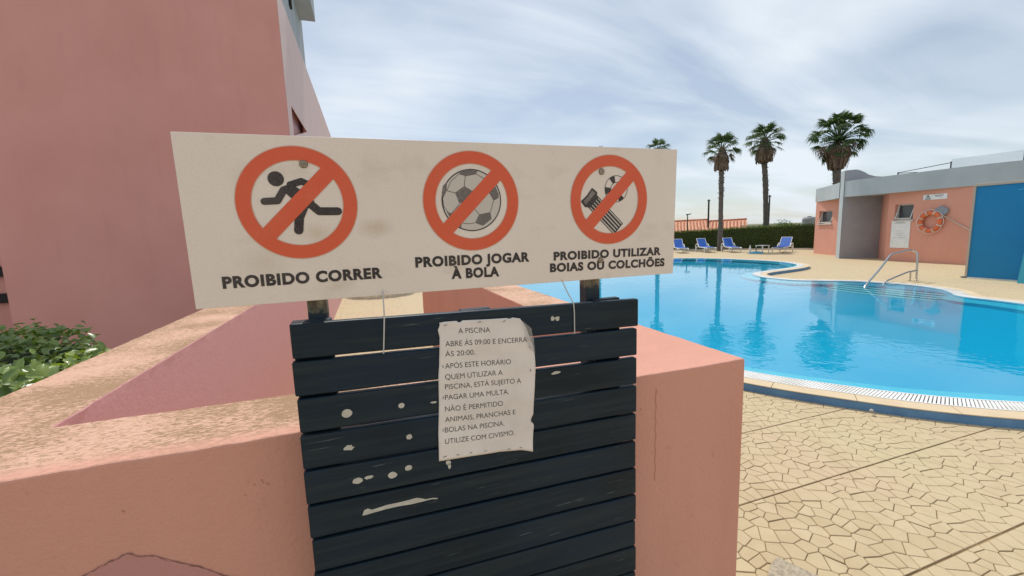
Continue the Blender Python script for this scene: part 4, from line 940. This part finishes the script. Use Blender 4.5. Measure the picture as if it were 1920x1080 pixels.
# things on the pool house wall
def wp(s, z, o=0.0):  # point on main wall at arc s, height z, o metres in front
    p = Vector(at2(s)); q = Vector(at2(s + .02)); d = (q - p).normalized(); nrm = Vector((d.y, -d.x)); 
    if nrm.x > 0: nrm = -nrm
    return Vector((p.x + nrm.x * o, p.y + nrm.y * o, z)), Vector((d.x, d.y, 0)), Vector((nrm.x, nrm.y, 0))
c, d, nr = wp(.52, .955, .012)
ib = empty('information_board', (c.x, c.y, .47), 'white printed board fixed under the pool house window', 'information board')
mb = MB(); mb.obox(c, d * .32, nr * .01, (0, 0, .48)); mb.build('panel', M['infoface'], ib)
mb = MB()
for q in range(7):
    z = 1.38 - q * .018 * (1 if q < 3 else 1.0) - (.0 if q < 3 else .25 + (q - 3) * .06); wdt = (.14, .16, .22, .13, .17, .1, .19)[q]
    mb.obox(c + nr * .012 + Vector((0, 0, z - .955)) - d * (.02), d * wdt, nr * .0005, (0, 0, .005))
mb.build('printed_lines', M['infoink'], ib)
c, d, nr = wp(1.52, 2.18, .008)
ws = empty('warning_sign', (c.x, c.y, 2.1), 'small white warning sign with a black triangle high on the pool house wall', 'sign')
mb = MB(); mb.obox(c, d * .34, nr * .006, (0, 0, .085)); mb.build('panel', M['infoface'], ws)
tm = MB(); tc_ = c - d * .2 + nr * .008
for a_, b_ in (((-.075, -.06), (.075, -.06)), ((.075, -.06), (0, .07)), ((0, .07), (-.075, -.06)), ((0, -.04), (0, .03))):
    p0 = tc_ + d * a_[0] + Vector((0, 0, a_[1])); p1 = tc_ + d * b_[0] + Vector((0, 0, b_[1])); tm.tube([p0, p1], .008, 5)
for q, z in enumerate((.045, .01)): tm.obox(c + d * .12 + nr * .008 + Vector((0, 0, z)), d * (.13 - .03 * q), nr * .001, (0, 0, .008 - .003 * q))
tm.build('pictogram', M['black'], ws)
c, d, nr = wp(1.50, 1.72, .02)
bb = MB(); hexa = [(-.17, -.12), (-.17, .06), (-.02, .16), (.17, .06), (.19, -.05), (.10, -.13)]
bb.slab([(a_ + .32 - .05, b_) for a_, b_ in hexa], lambda u, v, t: tuple(c + d * u + nr * (t * 1.0) + Vector((0, 0, v))), .05)
tag(bb.build('ring_holder', M['ringgrey'], loc=tuple(c)), 'grey angular backboard on the wall behind the orange lifebuoy', 'holder')
c, d, nr = wp(1.49, 1.375, .07)
lr = empty('lifebuoy', c, 'orange lifebuoy with white bands hanging on the pink pool house wall', 'lifebuoy')
def torus(R0, r0, a0=0, a1=2 * math.pi, n1=40, n2=12, grow=0.0):
    mb = MB(); full = abs(a1 - a0 - 2 * math.pi) < 1e-6; N = n1 if full else n1 + 1; V = []
    for i in range(N):
        a = a0 + (a1 - a0) * i / n1; rad = d * math.cos(a) + Vector((0, 0, 1)) * math.sin(a)
        for j in range(n2): b_ = 2 * math.pi * j / n2; V.append(c + rad * (R0 + (r0 + grow) * math.cos(b_)) + nr * ((r0 * .8 + grow) * math.sin(b_)))
    F = [(i * n2 + j, i * n2 + (j + 1) % n2, ((i + 1) % N) * n2 + (j + 1) % n2, ((i + 1) % N) * n2 + j) for i in range(n1) for j in range(n2)]
    return mb.add(V, F)
torus(.29, .075).build('ring', M['orange'], lr, smooth=True)
for q in range(8):
    a0 = R(22 + q * 45); torus(.29, .075, a0 - .07, a0 + .07, 3, 12, .004).build('band', M['band'], lr, smooth=True)
rope = MB(); pts = []
for q in range(8):
    for t in range(6):
        a = R(22 + q * 45 + 45 * t / 6); pts.append(c + (d * math.cos(a) + Vector((0, 0, 1)) * math.sin(a)) * (.372 + .028 * math.sin(math.pi * t / 6)) + nr * .02)
pts.append(pts[0]); rope.tube(pts, .008, 5, False); rope.build('rope', M['white'], lr)
p0, _, _ = wp(1.78, 1.60, .07); p1, _, _ = wp(2.62, 1.02, .07)
mb = MB(); mb.tube([p0, p1], .016, 8); tag(mb.build('rescue_pole', M['trim'], loc=tuple(p0)), 'pale slanting rescue pole fixed beside the orange lifebuoy', 'pole')
# blue screen wall
bw = empty('blue_wall', (13.95, 5.2, 0), 'tall bright blue rendered wall standing beside the pool at the right', 'wall')
mb = MB(); mb.box(13.93, 14.5, 2.6, 6.16, 0.03, 2.205); mb.build('wall_body', M['bluewall'], bw)
mb = MB(); mb.box(13.90, 14.53, 2.57, 6.20, 2.207, 2.27); mb.build('coping', M['trim'], bw, bevel=.006)
mb = MB(); mb.box(13.905, 14.52, 6.162, 6.20, 0.0, 2.205); mb.build('edge_trim', M['trim'], bw)
mb = MB(); mb.box(13.91, 14.5, 2.6, 6.158, 0.0, 0.028); mb.build('skirting', M['white'], bw)
mb = MB(); mb.tube([(13.922, 5.46, 2.06), (13.922, 5.40, 2.06), (13.922, 5.33, 2.12), (13.922, 5.24, 2.15), (13.922, 5.12, 2.12)], .014, 6); mb.build('painted_curl', M['cyan'], bw)
mb = MB(); mb.add([(13.54, 5.16, 0), (13.54, 3.0, 0), (13.54, 3.0, 1.9), (13.54, 5.02, 1.9), (13.54, 5.16, 0), (13.90, 5.20, 0), (13.90, 3.0, 0), (13.90, 3.0, 1.9), (13.90, 5.06, 1.9)], [(0, 1, 2, 3), (5, 8, 7, 6), (3, 2, 7, 8), (0, 3, 8, 5)])
tag(mb.build('cyan_panel', M['cyan'], fix=False, loc=(13.7, 4.2, 0)), 'light cyan slab leaning in front of the bright blue wall at the right edge', 'panel')
# small dark drain clip at the foot of the blue wall
mb = MB(); mb.tube([(13.86, 6.24, .015), (13.92, 6.18, .03)], .03, 8); mb.build('foot_bracket', M['trough'], bw)

# ------------------------------------------------------------------ handrail
hr = empty('pool_handrail', (12.45, 6.41, 0), 'bent stainless steel handrail at the pool steps', 'handrail')
def smoothpath(P, n_=6): return catmull(P, n_)
mb = MB(); mb.tube(smoothpath([(9.95, 6.02, .0), (10.10, 6.06, .125), (10.7, 6.2, .385), (11.30, 6.36, .652), (11.43, 6.40, .692), (11.6, 6.42, .705), (12.15, 6.50, .745), (12.34, 6.52, .748), (12.43, 6.47, .70), (12.45, 6.43, .60), (12.45, 6.41, .02)]), .021, 10); mb.build('rail', M['steel'], hr, smooth=True)
mb = MB(); mb.tube(smoothpath([(10.80, 6.18, .0), (10.95, 6.2, .10), (11.1, 6.22, .135), (12.0, 6.38, .235), (12.25, 6.40, .25), (12.445, 6.41, .255)]), .019, 10); mb.build('lower_rail', M['steel'], hr, smooth=True)
mb = MB(); mb.tube([(12.33, 6.47, 0), (12.33, 6.47, .245)], .018, 8); mb.build('post', M['steel'], hr)
for x, y in ((12.45, 6.41), (12.33, 6.47)):
    mb = MB(); mb.tube([(x, y, 0.0), (x, y, .012)], .045, 14); mb.build('base_flange', M['steel'], hr)

# ------------------------------------------------------------------ loungers
def make_lounger():
    t = empty('sun_lounger', (0, 0, 0), group='blue sun loungers in a row behind the pool', cat='sun lounger')
    P = lambda pts, r_, nm, mt_, **k: (lambda m_: m_.build(nm, mt_, t, **k))(MB().tube(smoothpath(pts, 4), r_, 7))
    W2 = .30
    fr_ = MB()
    for s in (-1, 1): fr_.tube(smoothpath([(-.62, s * W2, .36), (-.2, s * W2, .345), (.5, s * W2, .33), (1.15, s * W2, .33), (1.30, s * W2, .29)], 4), .026, 7)
    for x in (-.55, .1, .7, 1.27): fr_.tube([(x, -W2, .31), (x, W2, .31)], .02, 6)
    fr_.build('frame', M['white'], t)
    bf = MB()
    for s in (-1, 1): bf.tube([(-.05, s * W2 * .95, .36), (-.50, s * W2 * .95, .90)], .022, 7)
    bf.tube([(-.50, -W2 * .95, .90), (-.50, W2 * .95, .90)], .022, 7); bf.build('backrest_frame', M['white'], t)
    bs_ = MB(); bs_.obox((-.285, 0, .645), (-.225, 0, .27), (0, W2 * .90, 0), (.009, 0, .0075)); bs_.build('backrest', M['sling'], t)
    ss = MB(); ss.obox((.56, 0, .362), (.60, 0, -.005), (0, W2 * .90, 0), (0, 0, .008)); ss.build('seat', M['sling'], t)
    for x, s in ((-.42, 1), (-.42, -1), (.98, 1), (.98, -1)):
        mb = MB(); mb.tube(smoothpath([(x, s * W2, .34), (x + .04, s * (W2 + .04), .18), (x + .02, s * (W2 + .05), 0)], 3), .028, 7); mb.build('leg', M['white'], t)
    for s in (1, -1):
        mb = MB(); mb.tube(smoothpath([(-.48, s * (W2 + .04), .02), (-.47, s * (W2 + .05), .38), (-.38, s * (W2 + .05), .53), (-.15, s * (W2 + .05), .52), (.12, s * (W2 + .03), .36)], 4), .026, 7); mb.build('armrest', M['white'], t)
    hd_ = MB(); hd_.obox((.72, 0, .22), (.38, 0, 0), (0, .22, 0), (0, 0, .012)); hd_.build('under_tray', M['white'], t)
    return t
lg = make_lounger()
for i, (x, y, ang, lb) in enumerate(((17.05, 20.05, math.atan2(-.88, -.46), 'blue sun lounger half hidden behind the right edge of the prohibition sign'), (18.20, 19.40, math.atan2(-.93, -.36), 'blue sun lounger standing in front of the nearest palm trunk at the hedge'),
                                     (19.08, 18.42, math.atan2(-.88, -.46), 'blue sun lounger just left of the white table and the pale blue base'), (20.3, 16.1, math.atan2(-.40, -.92), 'blue sun lounger nearest the pool house, its backrest raised on the right'))):
    o = lg if i == 0 else copy_tree(lg); o.location = (x, y, 0); o.scale = (.84, .84, .84); o.rotation_euler = (0, 0, ang); o['label'] = lb
tb = empty('side_table', (19.35, 16.55, 0), 'small white plastic table between two blue loungers', 'table')
mb = MB(); mb.box(19.1, 19.6, 16.32, 16.78, .36, .39); mb.build('tabletop', M['white'], tb, bevel=.01)
for x in (19.14, 19.56):
    for y in (16.36, 16.74): mb = MB(); mb.tube([(x, y, 0), (x, y, .36)], .028, 7, rs=[.022, .03]); mb.build('leg', M['white'], tb)
bt = MB(); bt.tube([(18.9, 16.9, 0), (18.9, 16.9, .26), (18.9, 16.9, .31), (18.9, 16.9, .40)], .05, 12, rs=[.055, .055, .025, .025]); tag(bt.build('bottle', M['white'], loc=(18.9, 16.9, 0)), 'tall white bottle standing on the deck beside the pale blue base', 'bottle')
pb = empty('parasol_base', (18.75, 16.4, 0), 'pale blue round base with a short stem on the deck left of the table', 'parasol base')
mb = MB(); mb.tube([(18.75, 16.4, 0), (18.75, 16.4, .05), (18.75, 16.4, .10)], .3, 20, rs=[.34, .33, .15]); mb.build('base', M['aqua'], pb)
mb = MB(); mb.tube([(18.75, 16.4, .1), (18.75, 16.4, .32)], .02, 8); mb.build('stem', M['pole'], pb)

# ------------------------------------------------------------------ hedge
hg = empty('hedge', (21.0, 19.7, 0), 'long clipped dark green hedge behind the blue sun loungers', 'hedge')
HP = [Vector((14.6, 26.2, 0)), Vector((18.2, 22.6, 0)), Vector((21.35, 19.35, 0)), Vector((23.75, 16.95, 0)), Vector((25.2, 15.3, 0))]; HZ = [1.10, 1.15, 1.32, 1.36, 1.36]
cm = MB(); spots = []
for i in range(len(HP) - 1):
    a, b_ = HP[i], HP[i + 1]; d = (b_ - a).normalized(); nb = Vector((-d.y, d.x, 0)) 
    if nb.x < 0: nb = -nb
    za, zb = HZ[i], HZ[i + 1]; dep = 1.1; ins = .07
    P = [a + nb * ins, b_ + nb * ins, b_ + nb * dep, a + nb * dep]
    cm.add([(*P[0].xy, .05), (*P[1].xy, .05), (*P[2].xy, .05), (*P[3].xy, .05), (*P[0].xy, za - .07), (*P[1].xy, zb - .07), (*P[2].xy, zb - .07), (*P[3].xy, za - .07)], [(0, 1, 5, 4), (4, 5, 6, 7), (2, 3, 7, 6), (1, 2, 6, 5), (3, 0, 4, 7)])
    Lh = (b_ - a).length
    for q in range(int(Lh * 900)):
        t = r.random(); z_ = za + (zb - za) * t
        if r.random() < .62:
            p = a + (b_ - a) * t + nb * (.05 + r.gauss(0, .035) + .03 * math.sin(t * Lh * 5)); spots.append((p.x, p.y, r.uniform(.04, z_), -nb.x, -nb.y, 0))
        else:
            p = a + (b_ - a) * t + nb * r.uniform(0, dep); spots.append((p.x, p.y, z_ + r.gauss(0, .03) + (.06 if r.random() < .05 else 0) - .03, 0, 0, 1))
cm.build('inner_twigs', M['hedgecore'], hg, fix=False)
lf = MB(); scatter_leaves(lf, spots, .085, .6, .15, 11, QP, QF); tag(lf.build('foliage', M['hedgeleaf'], hg, fix=False), kind='stuff')

# ------------------------------------------------------------------ palms
def frond_mesh(seed, pet, rad, droop, nseg=17, mt_='palm'):
    q = random.Random(seed); mb = MB()
    mb.tube([(0, 0, 0), (pet * .5, 0, .02), (pet, 0, 0)], .015, 4, False, rs=[.022, .014, .01])
    for i in range(nseg):
        a = R(-78 + 156 * i / (nseg - 1)) + q.uniform(-.05, .05); L = rad * (1 - .25 * abs(a) / 1.4) * q.uniform(.88, 1.08); dr = droop * q.uniform(.6, 1.4); wd = .042
        ca, sa = math.cos(a), math.sin(a); px_, py_ = -sa, ca
        def pt(t, s): 
            z = -.04 * t * L - dr * L * max(0, t - .5) ** 1.6 * 2.2; xx = t * L * (1 - .35 * max(0, t - .55) * dr * 2); return (pet + ca * xx + px_ * s * wd, sa * xx + py_ * s * wd, z + .15 * abs(a) * t * L * .4)
        V = [pt(0, 0), pt(.3, -.5), pt(.3, .5), pt(.68, -.45), pt(.68, .45), pt(1, 0)]
        mb.add(V, [(0, 1, 2), (1, 3, 4, 2), (3, 5, 4)])
    me = mb.mesh('frond', fix=False); me.materials.append(M[mt_]); return me
def palm(x, y, ztop, zneck, cr, skl, skr, tr_, seed, label, nf=34, lean=(0, 0), sk_taper=.45, elr=134, hubup=.10):
    t = empty('palm_tree', (x, y, 0), label, 'palm tree', 'tall fan palms behind the pool')
    q = random.Random(seed)
    zs = [zneck * i / 26 for i in range(27)]; pts = []; rs = []
    for i, z in enumerate(zs):
        f = z / zneck; pts.append((x + lean[0] * f * f + q.uniform(-.012, .012), y + lean[1] * f * f, z)); rs.append(tr_ * (1.22 - .30 * min(1, f * 3) + q.uniform(-.05, .05)) * (1.05 if i % 2 else .97))
    mb = MB(); mb.tube(pts, tr_, 12, True, rs)
    for i in range(60):
        f = q.uniform(.45, 1) ** .6; z = zneck * f; a = q.uniform(0, 6.283); c = Vector((x + lean[0] * f * f, y + lean[1] * f * f, z)); dr = Vector((math.cos(a), math.sin(a), .45)).normalized()
        rr = tr_ * .95; mb.tube([c + dr * rr * .8, c + dr * (rr + q.uniform(.03, .10))], .025, 4, True, rs=[.035, .012])
    mb.build('trunk', M['trunk'], t, smooth=True)
    cx, cy = x + lean[0], y + lean[1]
    # skirt of dead fronds: ragged overlapping strips round the neck
    sk = MB()
    for i in range(230):
        a = q.uniform(0, 6.283); z1 = zneck + skl * q.uniform(.75, 1.0) + .1; z0 = zneck + q.uniform(-.12, .34) + .3 * skl * (i % 3 == 0) * q.random(); r1 = skr * sk_taper * q.uniform(.6, 1); r0 = skr * q.uniform(.62, 1.10)
        wd = .055; ta = a + q.uniform(-.1, .1); rm = (r0 + r1) / 2 * 1.22
        P = []
        for rr, zz2, w2 in ((r1, z1, .06), (rm, (z0 + z1) / 2, wd), (r0, z0 + .1, wd), (r0 * .92, z0, .02)):
            P += [(cx + rr * math.cos(ta) - math.sin(ta) * w2, cy + rr * math.sin(ta) + math.cos(ta) * w2, zz2), (cx + rr * math.cos(ta) + math.sin(ta) * w2, cy + rr * math.sin(ta) - math.cos(ta) * w2, zz2)]
        sk.add(P, [(0, 1, 3, 2), (2, 3, 5, 4), (4, 5, 7, 6)])
    sk.tube([(cx, cy, zneck), (cx, cy, zneck + skl * .5), (cx, cy, zneck + skl + .25)], .2, 9, True, rs=[skr * .78, skr * .72, skr * .3])
    sk.build('dead_frond_skirt', M['palmdead'], t, fix=False)
    hub = Vector((0, 0, zneck + skl + hubup))
    for i in range(nf):
        f = (i + .5) / nf; el = R(84 - elr * f + q.uniform(-9, 9)); az = i * 2.39996 + q.uniform(-.25, .25)
        me = q.choice(FRD if (el < R(-8) and q.random() < .55) else (FRB if nf > 60 else FRM)); sc = cr * (q.uniform(.82, 1.0)) * (1 - .12 * abs(f - .5)) * (1.0 if el > 0 else .9)
        o = bpy.data.objects.new('frond', me); col.objects.link(o); o.parent = t
        dvec = Vector((math.cos(az) * math.cos(el), math.sin(az) * math.cos(el), math.sin(el))); side_ = Vector((-math.sin(az), math.cos(az), 0)); upv = dvec.cross(side_)
        if upv.z < 0: upv = -upv; side_ = -side_
        side_ = upv.cross(dvec)
        roll_ = Matrix.Rotation(q.uniform(-.5, .5), 3, dvec); side_ = roll_ @ side_; upv = roll_ @ upv
        base = Vector((lean[0], lean[1], 0)) + hub + Vector((0, 0, -.16 * skl * f)) + Vector((dvec.x, dvec.y, 0)) * .05
        o.matrix_local = Matrix.Translation(base) @ (Matrix((dvec, side_, upv)).transposed() * sc).to_4x4()
    return t
FRM = [frond_mesh(s, .50, .52, dr) for s, dr in ((1, .35), (2, .6), (3, .95), (4, .7))]
FRB = [frond_mesh(s, .66, .37, dr) for s, dr in ((11, .35), (12, .7), (13, .95), (14, .6))]
FRD = [frond_mesh(s, .42, .55, dr, 15, 'palmdead') for s, dr in ((5, 1.0), (6, .7))]
palm(19.30, 19.30, 6.74, 4.60, 1.28, 1.02, .37, .135, 1, 'slim fan palm rising in front of the hedge, second lowest crown', 34, (-.02, .05))
palm(24.40, 20.68, 8.04, 5.38, 1.54, 1.22, .50, .165, 2, 'fan palm behind the hedge between the slim palm and the big bushy one', 38, (-.16, .2))
palm(24.95, 16.70, 7.8, 4.38, 1.74, 1.05, .42, .20, 3, 'largest bushy fan palm standing behind the pool house roof', 90, (-.12, .12), 1.15, 156, .52)
palm(19.0, 24.49, 7.7, 5.5, 1.15, 1.0, .45, .15, 4, 'fan palm whose crown just clears the right end of the sign', 26)
palm(16.715, 28.454, 7.75, 5.6, 1.15, 1.0, .45, .15, 5, 'fan palm almost hidden by the sign, only its crown tip showing', 26)

# ------------------------------------------------------------------ beyond the hedge
th = empty('tiled_house', (30, 29.5, 0), 'low house with a terracotta tiled roof beyond the hedge', 'house')
Pa = Vector((22.6, 35.6, 0)); Pm = Vector((29.0, 30.4, 0)); Pe = Vector((31.1, 28.25, 0))
def roofpart(a, b_, z1a, z1b, z0, dep, pick):
    d = (b_ - a).normalized(); nf_ = Vector((d.y, -d.x, 0)); nf_ = -nf_ if nf_.x > 0 or nf_.y > 0 else nf_
    mb = MB(); L = (b_ - a).length; n_ = int(L / .26)
    for i in range(n_):
        for s0, s1, h in ((0, .5, .05), (.5, 1, 0.0)):
            pass
        t0 = i / n_; t1 = (i + .55) / n_; t2 = (i + 1) / n_
        for ta, tb_, h0, h1 in (((t0, (t0 + t1) / 2, 0, .09), ((t0 + t1) / 2, t1, .09, 0)) if pick == 0 else ((t1, t2, 0, 0),)):
            pa = a + (b_ - a) * ta; pb_ = a + (b_ - a) * tb_; za = z1a + (z1b - z1a) * ta; zb = z1a + (z1b - z1a) * tb_
            qa = pa + nf_ * dep; qb = pb_ + nf_ * dep
            mb.add([(pa.x, pa.y, za + h0), (pb_.x, pb_.y, zb + h1), (qb.x, qb.y, zb - z0 + h1), (qa.x, qa.y, za - z0 + h0)], [(0, 1, 2, 3)])
    return mb
M['tilehighlight'] = simple('pale_roof_highlight', (0.66, 0.42, 0.27), (0.56, 0.30, 0.18), 3, 0.85)  # highlights on the tile ridges, put in as pale strips between the tiles
for pk, nm_, mt_ in ((0, 'roof_tiles', 'rooftile'), (1, 'roof_highlight_strips', 'tilehighlight')):
    mb = roofpart(Pa, Pm, 1.88, 2.0, 1.1, 3.0, pk); mb2 = roofpart(Pm + Vector((.02, -.02, 0)), Pe, 1.84, 1.90, 1.1, 3.0, pk); mb.add(mb2.v, mb2.f); tag(mb.build(nm_, M[mt_], th, fix=False), kind='stuff')
mb = MB(); mb.tube([Pa + Vector((0, 0, 1.92)), Pm + Vector((0, 0, 2.04))], .07, 6); mb.tube([Pm + Vector((0, 0, 1.88)), Pe + Vector((0, 0, 1.95))], .07, 6); mb.build('ridge', M['rooftile'], th)
mb = MB(); mb.prism([(22.6, 35.4), (29, 30.2), (31.0, 28.1), (32.5, 29.8), (30.5, 31.8), (24, 37.2)], 0, 1.7); mb.build('wall', M['cream'], th)
for x, y, z, rr, lb in ((27.6, 28.95, 3.68, .075, 'plain dark pole left of the slim palm'), (30.62, 25.74, 3.75, .06, 'thin dark pole close behind the trunk of the second palm')):
    mb = MB(); mb.tube([(x, y, 0), (x, y, z * .98), (x, y, z)], rr, 8, rs=[rr, rr * .9, rr * .7]); mb.obox((x, y, z * .97), (.09, 0, 0), (0, .09, 0), (0, 0, .03)); tag(mb.build('utility_pole', M['pole'], loc=(x, y, 0)), lb, 'pole', 'dark poles beyond the hedge')
ls = empty('street_lamp', (25.07, 28.55, 0), 'small street lamp with a flat head above the tiled roof', 'street lamp')
mb = MB(); mb.tube([(25.07, 28.55, 0), (25.07, 28.55, 2.42)], .04, 8); mb.build('pole', M['pole'], ls)
mb = MB(); mb.obox((25.12, 28.5, 2.46), (.16, -.14, .03), (.07, .08, 0), (0, 0, .035)); mb.build('lamp_head', M['pole'], ls)
bsh = empty('far_bush', (25.8, 20.6, 0), 'pale green shrub top showing above the hedge beside the second palm', 'bush')
mb = MB(); sp3 = []
for q in range(900):
    a = r.uniform(0, 6.283); p_ = math.acos(r.uniform(-.3, 1)); rr = r.uniform(.4, 1.1); sp3.append((25.8 + .62 * rr * math.sin(p_) * math.cos(a), 20.6 + .62 * rr * math.sin(p_) * math.sin(a), 1.2 + .5 * rr * math.cos(p_), 0, 0, 1))
scatter_leaves(mb, sp3, .10, .5, .1, 21, QP, QF); tag(mb.build('foliage', M['hedgeleaf'], bsh, fix=False), kind='stuff')
mb = MB(); mb.tube([(25.8, 20.6, 0), (25.8, 20.6, 1.2)], .04, 6); mb.build('stem', M['bark'], bsh)
gx = empty('water_tank', (27.45, 20.1, 0), 'small grey tank with a domed top above the hedge beside the pool house', 'tank')
mb = MB(); mb.tube([(27.45, 20.1, 0), (27.45, 20.1, 1.70), (27.45, 20.1, 1.80), (27.45, 20.1, 1.84)], .4, 16, rs=[.42, .40, .34, .2]); mb.build('tank_body', M['fascia_dark'], gx)
mb = MB(); mb.tube([(27.45, 20.1, 1.84), (27.45, 20.1, 1.88)], .12, 10); mb.build('lid', M['pole'], gx)
lw = MB(); lw.obox((31.3, 25.6, .7), (1.6, -2.0, 0), (.1, .08, 0), (0, 0, .72)); tag(lw.build('far_wall', M['cream'], loc=(31.3, 25.6, 0)), 'low pale wall far behind the hedge right of the tiled roof', 'wall')
